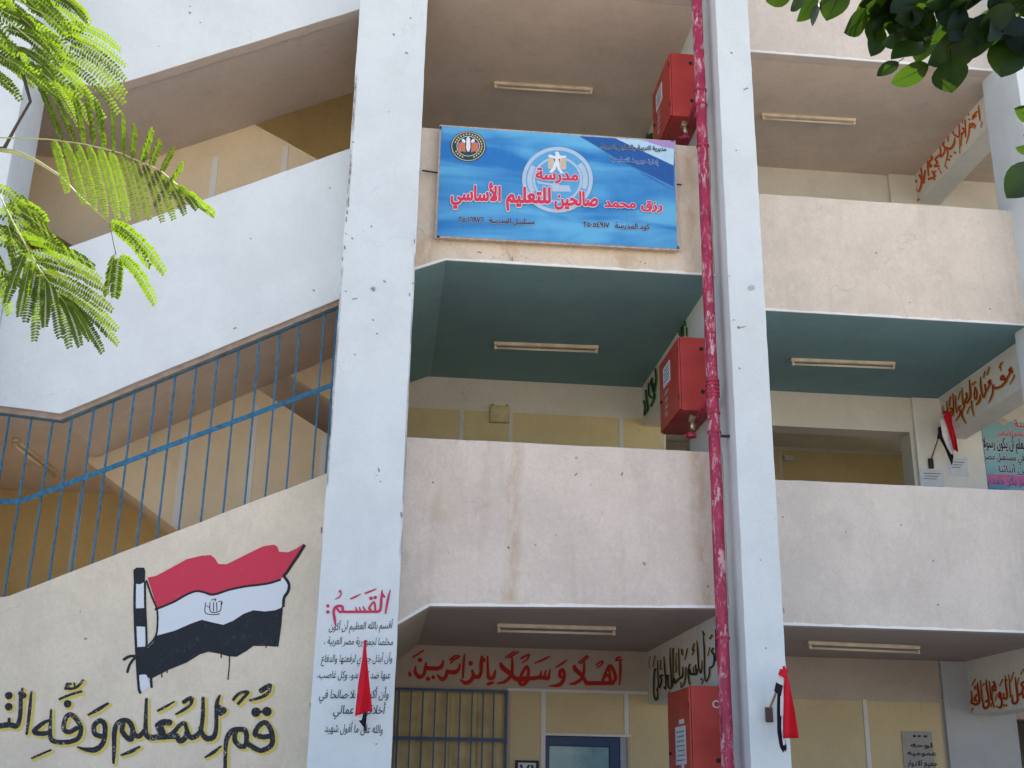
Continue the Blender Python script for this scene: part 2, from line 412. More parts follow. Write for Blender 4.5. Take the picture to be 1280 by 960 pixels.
def textgrid(s, step=0.022, pad=0.13):
    """signed distance to the letters, so heavy faces and their outlines stay clean"""
    if s in TG: return TG[s]
    g = outlines(s); al = np.array([v for k in g for p in k for v in p])
    x0, y0 = al.min(0)-pad-0.03; x1, y1 = al.max(0)+pad+0.03
    nx, ny = int((x1-x0)/step)+2, int((y1-y0)/step)+2
    xx = x0+np.arange(nx)*step; yy = y0+np.arange(ny)*step
    D = np.full((ny, nx), 9.0); I = np.zeros((ny, nx), bool)
    def even(poly):
        r = np.zeros((ny, nx), bool)
        for a, b in zip(poly, poly[1:]+poly[:1]):
            lo, hi = (a, b) if a[1] < b[1] else (b, a)
            if hi[1] == lo[1]: continue
            j0 = max(0, int(math.ceil((lo[1]-y0)/step))); j1 = min(ny, int(math.ceil((hi[1]-y0)/step)))
            for j in range(j0, j1):
                t = (yy[j]-lo[1])/(hi[1]-lo[1])
                if 0 <= t < 1:
                    k = int(math.ceil((lo[0]+(hi[0]-lo[0])*t-x0)/step)); r[j, max(0, k):] ^= True
        return r
    for k in g:
        m = even(k[0])
        for h in k[1:]: m &= ~even(h)
        I |= m
        for p in k:
            for a, b in zip(p, p[1:]+p[:1]):
                i0 = max(0, int((min(a[0], b[0])-pad-x0)/step)); i1 = min(nx, int((max(a[0], b[0])+pad-x0)/step)+2)
                j0 = max(0, int((min(a[1], b[1])-pad-y0)/step)); j1 = min(ny, int((max(a[1], b[1])+pad-y0)/step)+2)
                X, Y = np.meshgrid(xx[i0:i1], yy[j0:j1]); dx, dy = b[0]-a[0], b[1]-a[1]
                t = np.clip(((X-a[0])*dx+(Y-a[1])*dy)/(dx*dx+dy*dy+1e-12), 0, 1)
                D[j0:j1, i0:i1] = np.minimum(D[j0:j1, i0:i1], np.hypot(X-a[0]-t*dx, Y-a[1]-t*dy))
    F = np.where(I, -D, D)
    TG[s] = (F, x0, y0, step); return TG[s]
def write(s, A, B, h, name, mat, parent, bold=0.0, lift=0.0, nrm=None, label=None, slant=0.0, up=None, shift=(0, 0)):
    """letters of s from baseline point A (left end) to B (right end), alef height h metres"""
    G = textgrid(s)
    xs = [v[0] for k in outlines(s) for v in k[0]]; x0, x1 = min(xs), max(xs)
    u = (B-A)/(x1-x0); up = up or Vector((0, 0, 1)); vz = up*(h/0.70)
    if nrm is None: nrm = u.cross(up).normalized()
    o = march(G, bold, lambda x, y: A+u*(x-x0+slant*y)+vz*y+nrm*lift, name, mat, parent, shift, label)
    me = o.data
    if sum(p.normal.dot(nrm) for p in me.polygons[:50]) < 0: me.flip_normals()
    return o

# hand-brushed writing: strokes traced as centre lines with a brush width, merged into one clean outline
def spline(pts):
    P = [np.array(p, float) for p in pts]
    if len(P) == 2: return P
    out = []
    for i in range(len(P)-1):
        p0 = P[max(i-1, 0)]; p1 = P[i]; p2 = P[i+1]; p3 = P[min(i+2, len(P)-1)]
        for t in np.linspace(0, 1, 6, endpoint=False):
            out.append(0.5*((2*p1)+(-p0+p2)*t+(2*p0-5*p1+4*p2-p3)*t*t+(-p0+3*p1-3*p2+p3)*t**3))
    out.append(P[-1]); return out
def field(strokes, sc, ox, oy, step=0.35, pad=5, rough=0.25, seed=1):
    """strokes in zoomed coordinates (divide by sc, add ox, oy) -> distance grid in photograph pixels"""
    S = []
    for w, pts in strokes:
        q = [(p[0]/sc+ox, p[1]/sc+oy, (p[2] if len(p) > 2 else w)/sc/2) for p in pts]
        if len(q) == 1: q = [q[0], (q[0][0]+0.01, q[0][1], q[0][2])]
        S.append(spline(q))
    return S
def grid(S, step=0.35, pad=5, rough=0.3, seed=1):
    al = np.array([p for s in S for p in s])
    x0, y0 = al[:, 0].min()-pad, al[:, 1].min()-pad; x1, y1 = al[:, 0].max()+pad, al[:, 1].max()+pad
    nx, ny = int((x1-x0)/step)+2, int((y1-y0)/step)+2
    F = np.full((ny, nx), 99.0)
    for s in S:
        for a, b in zip(s[:-1], s[1:]):
            m = max(a[2], b[2])+pad
            i0 = max(0, int((min(a[0], b[0])-m-x0)/step)); i1 = min(nx, int((max(a[0], b[0])+m-x0)/step)+2)
            j0 = max(0, int((min(a[1], b[1])-m-y0)/step)); j1 = min(ny, int((max(a[1], b[1])+m-y0)/step)+2)
            X, Y = np.meshgrid(x0+np.arange(i0, i1)*step, y0+np.arange(j0, j1)*step)
            dx, dy = b[0]-a[0], b[1]-a[1]; L = dx*dx+dy*dy+1e-9
            t = np.clip(((X-a[0])*dx+(Y-a[1])*dy)/L, 0, 1)
            d = np.hypot(X-a[0]-t*dx, Y-a[1]-t*dy)-(a[2]+(b[2]-a[2])*t)
            F[j0:j1, i0:i1] = np.minimum(F[j0:j1, i0:i1], d)
    rg = np.random.RandomState(seed); nz = rg.rand(ny, nx)
    nz = (nz+np.roll(nz, 1, 0)+np.roll(nz, 1, 1)+np.roll(nz, -1, 0)+np.roll(nz, -1, 1))/5-0.5
    return F+nz*rough*2, x0, y0, step
def march(G, level, to3, name, mat, parent, shift=(0, 0), label=None):
    F, x0, y0, st = G; Fm = F-level; ny, nx = Fm.shape
    ins = Fm < 0; V = []; key = {}; Fc = []
    def pt(i, j, i2=None, j2=None):
        k = (i, j, i2, j2)
        if k not in key:
            if i2 is None: x, y = i, j
            else:
                a, b = Fm[j, i], Fm[j2, i2]; t = a/(a-b); x, y = i+(i2-i)*t, j+(j2-j)*t
            key[k] = len(V); V.append(to3(x0+x*st+shift[0], y0+y*st+shift[1]))
        return key[k]
    cnt = ins[:-1, :-1].astype(int)+ins[1:, :-1]+ins[:-1, 1:]+ins[1:, 1:]
    for j in range(ny-1):
        row = cnt[j]; i = 0
        nzr = np.nonzero(row)[0]
        if len(nzr) == 0: continue
        i = nzr[0]
        while i <= nzr[-1]:
            if row[i] == 0: i += 1; continue
            if row[i] == 4:
                k = i
                while k+1 < nx-1 and row[k+1] == 4: k += 1
                Fc.append((pt(i, j), pt(k+1, j), pt(k+1, j+1), pt(i, j+1))); i = k+1; continue
            cs = [(i, j), (i+1, j), (i+1, j+1), (i, j+1)]; poly = []
            for a in range(4):
                c0, c1 = cs[a], cs[(a+1) % 4]
                s0, s1 = ins[c0[1], c0[0]], ins[c1[1], c1[0]]
                if s0: poly.append(pt(*c0))
                if s0 != s1:
                    e = (c0, c1) if c0 < c1 else (c1, c0)
                    poly.append(pt(*e[0], *e[1]))
            if len(poly) >= 3: Fc.append(tuple(poly))
            i += 1
    return obj(name, V, [f[::-1] for f in Fc], mat, parent, recalc=False, label=label)

def blob(pts, to3, name, mat, parent, label=None):
    """a painted patch with the traced outline pts (photograph pixels)"""
    P = [to3(x, y) for x, y in pts]
    tri = tessellate_polygon([[Vector((x, y, 0)) for x, y in pts]])
    return obj(name, P, [tuple(t) for t in tri], mat, parent, recalc=False, label=label)
# ---------------------------------------------------------------- the yard
g = MB()
N = 24
xs = [-1500 if i == 0 else 1500 if i == N else -60+120*i/N for i in range(N+1)]
gv = [(x, y, 0.0) for y in xs for x in xs]
gf = [(j*(N+1)+i, j*(N+1)+i+1, (j+1)*(N+1)+i+1, (j+1)*(N+1)+i) for j in range(N) for i in range(N)]
tag(obj('ground', gv, gf, M['ground']), kind='structure')

# ---------------------------------------------------------------- the school building
YF, YC, YR, YB, YRC = 10.70, 10.253, 11.60, 14.20, 11.11
ZB = {1: 0.0, 2: 3.285, 3: 6.615, 4: 9.945}       # soffit heights
B = thing('school_building', (1.5, 10.7, 0), 'school building of beige and white plaster with open corridors and a stairway', 'building')
def part(name, mb, mat, **k): return mb.build(name, M[mat] if isinstance(mat, str) else mat, k.pop('parent', B), **k)
COLX = [(-4.05, -3.68), (-0.567, 0.113), (3.126, 3.478), (6.905, 7.26)]
def column(x0, x1, y0, y1, z1=13.4, seed=0):
    rr = random.Random(seed); m = MB(); zs = [0+z1*i/90 for i in range(91)]; ring = []
    for z in zs:
        n = len(m.v)
        j = lambda a: rr.uniform(-a, a)
        m.v += [(x0+j(.0025), y0+j(.002), z), (x1+j(.0025), y0+j(.002), z), (x1+j(.002), y1, z), (x0+j(.002), y1, z)]
        ring.append(n)
    for a, b in zip(ring[:-1], ring[1:]):
        for k in range(4): m.f.append((a+k, a+(k+1) % 4, b+(k+1) % 4, b+k))
    m.f += [(3, 2, 1, 0), tuple(ring[-1]+k for k in range(4))]
    return m
part('column', column(-4.05, -3.68, YC, 10.9, seed=1), 'column', bevel=0.006)
colL = part('column', column(-0.567, 0.113, YC, 11.0, seed=2), 'column', bevel=0.006, label='wide white column lettered with the oath')
colR = part('column', column(3.126, 3.478, YC, 11.9, seed=3), 'column', bevel=0.006)
part('column', column(6.905, 7.26, YRC, 11.86, seed=4), 'column', bevel=0.006)
part('column', column(10.7, 11.05, YRC, 11.86, seed=5), 'column', bevel=0.006)

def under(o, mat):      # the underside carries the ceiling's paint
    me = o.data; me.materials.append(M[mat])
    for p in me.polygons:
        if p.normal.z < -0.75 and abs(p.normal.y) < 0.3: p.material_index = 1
def parapet(poly, y0, mat, seed, th=0.15, strip=None, label=None):
    o = part('parapet', MB().prism(wobble(poly, 0.14, 0.003, seed), y0, y0+th), mat, bevel=0.008, label=label)
    under(o, 'teal' if 6 < poly[0][1] < 7 else 'soffit')
    if strip:       # the whitewashed lower arris
        pts = wobble([(a, b) for a, b in strip], 0.1, 0.004, seed+50)
        lo = []
        for i in range(len(strip)-1):
            a = Vector(strip[i]); b = Vector(strip[i+1]); n = max(1, int((b-a).length/0.09))
            lo += [a+(b-a)*(k/n) for k in range(n)]
        lo.append(Vector(strip[-1]))
        rr = random.Random(seed); v = []; f = []
        for i, p in enumerate(lo):
            hgt = 0.022+rr.uniform(-.008, .008)
            v += [(p.x, y0-0.004, p.y-0.003), (p.x, y0-0.004, p.y+hgt), (p.x, y0+0.012, p.y+hgt), (p.x, y0+0.012, p.y-0.003)]
        for i in range(len(lo)-1):
            for k in range(4): f.append((4*i+k, 4*i+(k+1) % 4, 4*i+4+(k+1) % 4, 4*i+4+k))
        obj('edge_strip', v, f, M['edge'], o)
    return o
p2 = [(0.115, 3.045), (0.393, 3.217), (3.124, 3.287), (3.124, 4.766), (0.115, 4.771)]
p3 = [(0.115, 6.478), (0.42, 6.604), (3.124, 6.612), (3.124, 8.088), (0.115, 8.073)]
parapet(p2, YF, 'par2', 11, strip=p2[:3], label='middle balcony parapet streaked with brown stains')
parapet(p3, YF, 'par3', 12, strip=p3[:3], label='upper balcony parapet behind the blue school banner')
parapet([(0.115, 9.80), (0.42, 9.94), (3.124, 9.945), (3.124, 11.4), (0.115, 11.4)], YF, 'par3', 13)
for k, (a, b, mt) in enumerate(((3.281, 4.768, 'parR2'), (6.660, 8.080, 'parR3'), (9.950, 11.4, 'parR2'))):
    parapet([(3.482, a), (6.95, a), (6.95, b), (3.482, b)], YR, mt, 20+k, strip=[(3.482, a), (6.95, a)])
    parapet([(7.264, a), (10.7, a), (10.7, b), (7.264, b)], YR, mt, 30+k, strip=[(7.264, a), (10.7, a)])
# floor slabs: their undersides are the corridor ceilings
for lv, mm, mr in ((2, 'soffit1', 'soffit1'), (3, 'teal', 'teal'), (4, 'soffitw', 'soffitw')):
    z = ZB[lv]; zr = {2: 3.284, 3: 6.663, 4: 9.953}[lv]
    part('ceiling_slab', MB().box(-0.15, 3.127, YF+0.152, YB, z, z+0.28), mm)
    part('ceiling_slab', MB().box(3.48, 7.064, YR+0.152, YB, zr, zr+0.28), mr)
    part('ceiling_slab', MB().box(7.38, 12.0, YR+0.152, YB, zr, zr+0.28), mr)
    # cross beams
    bz = {2: 0.635, 3: 0.55, 4: 0.44}[lv]
    part('beam', MB().box(3.128, 3.478, 11.902, YB, z-bz+0.03, z+0.30), 'beam', bevel=0.006)
    part('beam', MB().box(7.064, 7.38, 11.862, YB, zr-bz, zr+0.30), 'beam', bevel=0.006)
# haunches beside the wide column
for z0, z1, xx, mt in ((3.05, 3.284, 0.40, 'walld'), (6.48, 6.612, 0.42, 'teal')):
    part('haunch', MB().prism([(0.115, z0), (xx, z1), (0.115, z1)], YF+0.152, YB-0.06), mt)
part('roof_slab', MB().box(-0.42, 13, 10.4, 16.9, 13.4, 13.7), 'soffit')
part('roof_slab', MB().box(-9, -0.421, 10.4, 14.3, 13.4, 13.7), 'soffit')
part('end_wall', MB().box(-9, -8.7, 10.9, 14.1, 0, 13.4), 'walld')
part('end_wall', MB().box(12.7, 13, 10.7, 16.9, 0, 13.4), 'walld')
part('top_wall', MB().box(-0.5, 12.0, YR+0.3, YR+0.45, 11.4, 13.4), 'par3')
part('stair_side_wall', MB().box(-0.42, -0.15, 11.0, 16.599, 0, 13.4), 'walld')
part('far_wall', MB().box(-9, -4.05, YF, YF+0.2, 0, 13.4), 'band')
part('far_wall', MB().box(11.05, 12.7, YF+.9, YF+1.1, 0, 13.4), 'wallw')
part('corridor_floor', MB().box(-0.15, 12.0, YF+0.02, YB, 0.002, 0.12), 'floor')

# back wall of the corridors, with its openings
def wall_with_holes(x0, x1, z0, z1, y0, y1, holes, mat):
    m = MB(); xs = sorted({x0, x1, *[h[0] for h in holes], *[h[1] for h in holes]}); zs = sorted({z0, z1, *[h[2] for h in holes], *[h[3] for h in holes]})
    idx = {}
    def vid(x, y, z):
        k = (x, y, z)
        if k not in idx: idx[k] = len(m.v); m.v.append(k)
        return idx[k]
    solid = lambda i, j: 0 <= i < len(xs)-1 and 0 <= j < len(zs)-1 and not any(h[0] <= (xs[i]+xs[i+1])/2 <= h[1] and h[2] <= (zs[j]+zs[j+1])/2 <= h[3] for h in holes)
    for i in range(len(xs)-1):
        for j in range(len(zs)-1):
            if not solid(i, j): continue
            a, b, c, d = xs[i], xs[i+1], zs[j], zs[j+1]
            m.f += [(vid(a, y0, c), vid(b, y0, c), vid(b, y0, d), vid(a, y0, d)), (vid(a, y1, d), vid(b, y1, d), vid(b, y1, c), vid(a, y1, c))]
            for di, dj, e in ((-1, 0, ((a, c), (a, d))), (1, 0, ((b, d), (b, c))), (0, -1, ((b, c), (a, c))), (0, 1, ((a, d), (b, d)))):
                if not solid(i+di, j+dj):
                    (xa, za), (xb, zb) = e
                    m.f.append((vid(xa, y0, za), vid(xa, y1, za), vid(xb, y1, zb), vid(xb, y0, zb)))
    return m.build('back_wall', M[mat], B)
GW = (0.17, 1.45, 0.95, 2.775)        # barred window
DR = (1.90, 2.87, 0.12, 2.305)        # blue door
DK = (7.64, 8.6, 0.12, 2.62)          # dark doorway at the right
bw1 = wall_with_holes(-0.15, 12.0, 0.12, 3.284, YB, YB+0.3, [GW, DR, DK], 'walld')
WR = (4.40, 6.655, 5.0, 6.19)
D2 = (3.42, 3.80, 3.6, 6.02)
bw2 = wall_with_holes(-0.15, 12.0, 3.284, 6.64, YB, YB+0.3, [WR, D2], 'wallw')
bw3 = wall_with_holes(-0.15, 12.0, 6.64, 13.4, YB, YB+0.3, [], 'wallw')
def panel(x0, x1, z0, z1, mat='yellow', par=None, y=YB, th=0.006):
    return part('painted_panel', MB().box(x0, x1, y-th, y+0.001, z0, z1), mat, parent=par or B)
xat = lambda px, py: PY(px, py, YB).x
for a, b, z0 in ((1.50, xat(676.5, 900), 0.3), (xat(682, 900), xat(780, 900), 2.335), (xat(786.5, 900), 3.6, 0.3), (xat(960, 900), xat(1079, 900), 0.3), (xat(1085, 900), 6.70, 0.3)):
    panel(a, b, z0, 2.785, 'yellow1', par=bw1)
for a, b in ((-0.1, xat(573.7, 520)), (xat(580, 520), xat(636, 520)), (xat(641, 520), xat(773, 525)), (xat(778.5, 525), 3.40)):
    panel(a, b, 3.7, 6.19, par=bw2)
panel(4.0, 4.39, 3.7, 6.19, par=bw2)
# white rails between and above the painted panels
for x in (xat(679, 900), xat(783, 900), xat(1082, 900)):
    part('wall_strip', MB().box(x-0.026, x+0.026, YB-0.016, YB+0.001, 0.3 if x > 3 else (2.33 if x > 2 else 0.3), 2.80), 'strip', parent=bw1)
part('wall_strip', MB().box(1.46, 3.12, YB-0.018, YB+0.001, 2.79, 2.825), 'strip', parent=bw1)
part('wall_strip', MB().box(DR[0]-0.045, DR[1]+0.045, YB-0.02, YB+0.001, 2.305, 2.333), 'strip', parent=bw1)
for x in (xat(577, 520), xat(638.5, 520), xat(776, 525)):
    part('wall_strip', MB().box(x-0.025, x+0.025, YB-0.014, YB+0.001, 3.7, 6.20), 'strip', parent=bw2)
# pilasters where the beams land
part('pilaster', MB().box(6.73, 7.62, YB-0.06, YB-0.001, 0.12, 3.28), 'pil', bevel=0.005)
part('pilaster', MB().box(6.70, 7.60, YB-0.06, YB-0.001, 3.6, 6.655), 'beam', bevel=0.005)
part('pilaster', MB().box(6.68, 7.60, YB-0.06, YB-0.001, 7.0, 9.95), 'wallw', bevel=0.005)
# classroom behind the upper window
RO = [(7.90, 8.80, 4.4, 6.1)]  # unseen rear window, added to let daylight into the classroom
SO = [(-3.6, -2.4, 6.6, 7.4), (-3.6, -1.2, 10.6, 11.8), (-3.9, -2.7, 8.45, 9.5), (-2.8, -1.75, 5.35, 6.1), (-4.3, -1.2, 0.8, 2.5)]  # hidden openings in the stair back wall, added to brighten the stairway
wall_with_holes(-0.42, 12.7, 0, 13.4, 16.6, 16.9, RO, 'wallw')['label'] = 'rear outside wall of the classrooms'
for a_, b_, c_, d_ in RO:
    wf = MB()
    wf.box(a_+0.002, a_+0.06, 16.72, 16.78, c_, d_); wf.box(b_-0.06, b_-0.002, 16.72, 16.78, c_, d_)
    wf.box(a_+0.06, b_-0.06, 16.72, 16.78, c_, c_+0.06); wf.box(a_+0.06, b_-0.06, 16.72, 16.78, d_-0.06, d_)
    wf.box((a_+b_)/2-0.03, (a_+b_)/2+0.03, 16.73, 16.77, c_+0.06, d_-0.06)
    part('added_window_frame', wf, 'wallw')
for a, b in ((4.3, 5.71), (5.76, 7.74)):
    panel(a, b, 3.7, 6.59, 'yellow', y=16.6)
part('classroom_wall', MB().box(2.4, 2.55, YB+0.3, 16.598, 3.5, 6.64), 'wallw')
part('classroom_wall', MB().box(9.05, 9.2, YB+0.3, 16.598, 3.5, 6.64), 'wallw')
part('ceiling_slab', MB().box(2.4, 9.2, YB+0.301, 16.598, 6.645, 6.75), 'wallw')
part('classroom_floor', MB().box(2.4, 9.2, YB+0.301, 16.598, 3.3, 3.45), 'floor')
# ground floor rooms behind door and doorway

# ---------------- blue door
D = part('door', MB().box(DR[0]+0.015, DR[1]-0.095, YB+0.07, YB+0.11, 0.12, DR[3]-0.035), 'darkblue')
x0, x1 = DR[0]+0.005, DR[1]-0.085
fr = MB(); fr.box(x0, x0+0.055, YB+0.03, YB+0.10, 0.12, 2.30); fr.box(x1-0.12, x1, YB+0.03, YB+0.10, 0.12, 2.30); fr.box(x0+0.055, x1-0.12, YB+0.03, YB+0.10, 2.195, 2.30)
part('door_frame', fr, simple('door_blue', (0.008, 0.035, 0.12), 0.4), parent=D, bevel=0.003)
part('pane', MB().box(x0+0.06, x1-0.125, YB+0.045, YB+0.055, 1.45, 2.19), 'pane', parent=D)
part('reveal', MB().box(DR[1]-0.08, DR[1]-0.001, YB+0.02, YB+0.3, 0.12, 2.303), simple('grey_blue_jamb', (0.30, 0.34, 0.40), 0.7), parent=D)
# ---------------- closed shutter behind the barred window
W = part('window', MB().box(GW[0]+0.002, GW[1]-0.002, YB+0.05, YB+0.10, GW[2], GW[3]-0.002), simple('shutter_board', (0.50, 0.40, 0.22), 0.7, 0, 0.15, 5))
n = 4
for k in range(n):
    a = GW[0]+0.01+(GW[1]-GW[0]-0.02)*k/n; b = a+(GW[1]-GW[0]-0.02)/n-0.012
    part('shutter_leaf', MB().box(a, b, YB+0.035, YB+0.05, GW[2]+0.02, GW[3]-0.02), simple('shutter_leaf', (0.52, 0.41, 0.21), 0.7, 0, 0.15, 5), parent=W, bevel=0.003)

# ---------------- the stairway at the left
px2 = lambda x, y, Y=YF: (PY(x, y, Y).x, PY(x, y, Y).z)
ub0, ub1 = px2(155, 103), px2(447, 12)
sl = (ub1[1]-ub0[1])/(ub1[0]-ub0[0])
xb = -3.025
ub = [(-3.68, ub0[1]+sl*(xb-ub0[0])+0.02), (xb, ub0[1]+sl*(xb-ub0[0])), (-0.567, ub1[1]+sl*(-0.567-ub1[0]))]
mtL, mtR = px2(95, 305), px2(438, 184)
sm = (mtR[1]-mtL[1])/(mtR[0]-mtL[0])
mt_ = [(-0.567, mtR[1]), (-3.25, mtL[1]+sm*(-3.25-mtL[0])), (-3.68, mtL[1]+sm*(-3.25-mtL[0])-0.02)]
mb = [(-3.68, 4.893), px2(75, 517), (-0.567, px2(427, 372)[1])]
lt = [(-0.567, 4.405), px2(10, 745), (-3.68, 3.10)]
SW = {}
SW['up'] = part('stair_wall', MB().prism(wobble([*ub, (-0.567, 13.4), (-3.68, 13.4)], .2, .003, 1), YF, YF+0.15), 'band', bevel=0.008); under(SW['up'], 'soffit')
SW['mid'] = part('stair_wall', MB().prism(wobble([*mb, *mt_], .2, .003, 2), YF, YF+0.15), 'band', bevel=0.008); under(SW['mid'], 'soffit')
SW['low'] = part('stair_wall', MB().prism(wobble([(-3.68, 0.0), (-0.567, 0.0), *lt], .2, .003, 3), YF, YF+0.15), 'low', bevel=0.008, label='cream stair wall with a painted flag and a large black line of writing')
YS = 12.27          # how deep the front flight reaches
YSB = 13.90
for (a, b, c), nm in ((ub, 0), (mb, 1)):
    lift = 0.03
    part('stair_flight', MB().prism([(b[0], b[1]+lift), (c[0]+0.15, c[1]+lift+(c[1]-b[1])/(c[0]-b[0])*0.15), (c[0]+0.15, c[1]+lift+0.45), (b[0], b[1]+lift+0.3)], YF+0.152, YS), 'soffit')
    part('stair_landing', MB().box(-4.6, b[0]-0.001, YF+0.152, YSB, b[1]+lift, b[1]+lift+0.28), 'soffit')
sbw = wall_with_holes(-8.7, -0.42, 0, 13.4, YSB, YSB+0.2, SO, 'ochre')
part('stair_end_wall', MB().box(-4.8, -4.6, YF+0.2, YSB, 0, 13.4), 'walld')
# rear flights going down to the right
def rear(pts_px, apex, strips, z_drop=2.6):
    a = Vector(px2(*pts_px[0], YS)); d = Vector(px2(*pts_px[1], YS)); s = (d.y-a.y)/(d.x-a.x)
    ap = Vector(px2(*apex[0], YS)); e = Vector(px2(*apex[1], YS)); s2 = (e.y-ap.y)/(e.x-ap.x)
    xr = -0.42
    poly = [(a.x, a.y), (xr, a.y+s*(xr-a.x)), (xr, ap.y+s2*(xr-ap.x)), (ap.x, ap.y+0.02), (a.x-0.0, ap.y+s2*(a.x-ap.x))]
    gd = part('stair_guard', MB().prism(poly, YS+0.003, YS+0.10), 'guard')
    part('stair_flight', MB().prism([(a.x, a.y+0.001), (xr, a.y+s*(xr-a.x)+0.001), (xr, a.y+s*(xr-a.x)+0.3), (a.x, a.y+0.3)], YS+0.102, YSB), 'soffit')
    # pale rail on the sloping top, and strips on the face
    for (p, q) in strips:
        x = px2(*p, YS)[0]; zt = px2(*p, YS)[1]
        zb = a.y+s*(x-a.x)
        part('wall_strip', MB().box(x-0.035, x+0.035, YS-0.006, YS+0.004, zb+0.02, min(zt, ap.y+s2*(x-ap.x)-0.02 if x > ap.x else 99)), 'strip', parent=gd)
    return gd
rear([(110, 578), (205, 650)], [(335, 497), (412, 545)], [((232, 540), 0), ((320, 505), 0), ((406, 545), 0)])
rear([(30, 270), (100, 312)], [(345, 172), (391, 197)], [((270, 196), 0), ((357, 183), 0)])
# olive panel on the far wall beyond the apex
for z0, z1, sx in ((4.9, 7.4, 0), (8.3, 10.8, 0)):
    pn = part('painted_panel', MB().box(-1.9, -0.43, YSB-0.006, YSB+0.001, z0, z1), 'olive')
for (px_, py_) in ((97, 650),):
    x = PY(px_, py_, YSB).x
    part('wall_strip', MB().box(x-0.04, x+0.04, YSB-0.012, YSB+0.001, 2.2, 4.87), 'strip')
x = PY(364, 168, YSB).x
part('wall_strip', MB().box(x-0.035, x+0.035, YSB-0.014, YSB-0.005, 8.3, 10.8), 'olive')
# dark slab nosing over the grille, with the white arris line
n1 = mb
def nosing(dz0, dz1, y0, y1, mat, name):
    p = [(x, z+dz0) for x, z in n1]; q = [(x, z+dz1) for x, z in n1][::-1]
    return part(name, MB().prism(p+q, y0, y1), mat)
nosing(-0.048, 0.002, YF+0.035, YF+0.148, 'brownslat', 'slab_nosing')

# ---------------- ceiling lamps
def lamp(a, b, zc, label, group='fluorescent battens on the corridor ceilings'):
    a = Vector((a.x, a.y, zc)); b = Vector((b.x, b.y, zc)); L = (b-a).length; c = (a+b)/2
    t = thing('ceiling_lamp', c, label, 'lamp', group)
    d = (b-a).normalized(); n = Vector((-d.y, d.x, 0))
    def bx(s0, s1, w, z0, z1):
        m = MB(); v = []
        for z in (z0, z1):
            for s, k in ((s0, -w), (s1, -w), (s1, w), (s0, w)): v.append(c+d*s+n*k+Vector((0, 0, z)))
        m.v = v; m.f = [(0, 3, 2, 1), (4, 5, 6, 7), (0, 1, 5, 4), (1, 2, 6, 5), (2, 3, 7, 6), (3, 0, 4, 7)]; return m
    bx(-L/2, L/2, 0.026, -0.04, -0.001).build('batten', M['lampw'], t, bevel=0.004)
    MB().tube([c+d*(-L/2+0.035)+Vector((0, 0, -0.074)), c+d*(L/2-0.035)+Vector((0, 0, -0.074))], 0.014, 10).build('tube', M['lampt'], t, smooth=True)
    for s in (-1, 1):
        e = s*(L/2-0.022)
        bx(e-0.014, e+0.014, 0.022, -0.09, -0.046).build('lamp_holder', M['lampw'], t, bevel=0.002)
    return t
lamp(PZ(617, 110, 9.86), PZ(741, 118, 9.86), 9.945, 'ceiling batten lamp above the blue school banner')
lamp(PZ(617, 436, 6.53), PZ(748, 441, 6.53), 6.615, 'batten lamp on the teal ceiling left of the white column with the red pipe')
lamp(PZ(621, 793, 3.175), PZ(770, 797, 3.175), 3.285, 'batten lamp above the large red welcome writing')
lamp(PZ(952, 150, 9.86), PZ(1070, 157, 9.86), 9.953, 'batten lamp on the topmost ceiling at the right, under the dark leaves')
lamp(PZ(989, 457, 6.57), PZ(1119, 462, 6.57), 6.663, 'batten lamp on the teal ceiling right of the white column with the red pipe')
lamp(PZ(1010, 811, 3.2), PZ(1150, 817, 3.2), 3.284, 'batten lamp on the ground floor ceiling above the yellow panels at the right')
lamp(PZ(18, 557, 4.79), PZ(70, 598, 4.79), 4.867, 'batten lamp under the stair landing behind the blue bars')

# ---------------- stair grille
def bar(name, a, b, w, mat, parent, d=None):
    a = Vector(a); b = Vector(b); t = (b-a).normalized(); d = d or w
    yv = Vector((0, 1, 0)); n = t.cross(yv).normalized()
    v = [p+n*sx*w/2+yv*sy*d/2 for p in (a, b) for sx, sy in ((-1, -1), (1, -1), (1, 1), (-1, 1))]
    return obj(name, v, [(0, 3, 2, 1), (4, 5, 6, 7), (0, 1, 5, 4), (1, 2, 6, 5), (2, 3, 7, 6), (3, 0, 4, 7)], mat, parent)
SG = thing('stair_grille', (-2, 10.79, 4.0), 'blue steel bar grille filling the sloping stair opening', 'grille')
def zline(pts, x):
    for (xa, za), (xb_, zb_) in zip(pts[:-1], pts[1:]):
        if min(xa, xb_) <= x <= max(xa, xb_): return za+(zb_-za)*(x-xa)/(xb_-xa)
    return pts[0][1] if abs(x-pts[0][0]) < abs(x-pts[-1][0]) else pts[-1][1]
top = [(x, z-0.055) for x, z in mb]; ltp = lt[::-1]
ups = [13, 41, 67, 92, 118.6, 143.7, 170, 196.6, 221, 246.8, 273.3, 299.8, 325.2, 350, 375.4, 406.3, 422]
tys = [514, 516, 518, 512, 502, 491, 481, 470, 460, 450, 440, 430, 420, 410, 398, 384, 378]
for x_, y_ in zip([-20]+ups, [513]+tys):
    X = PY(x_, y_, 10.79).x
    if X < -3.66: continue
    bar('bar', (X, 10.79, zline(ltp, X)+0.002), (X+random.uniform(-.004, .004), 10.79, zline(top, X)), 0.016, M['blue'], SG)
r0, r1, r2 = PY(0, 627, 10.77), PY(24, 627, 10.77), PY(418, 479, 10.77)
bar('rail', (-3.68, 10.775, r0.z), (r1.x, 10.775, r1.z), 0.045, M['blue'], SG, 0.008)
bar('rail', (r1.x, 10.775, r1.z), (-0.567, 10.775, r2.z), 0.045, M['blue'], SG, 0.008)
tp = [Vector((x, 10.79, z)) for x, z in top]
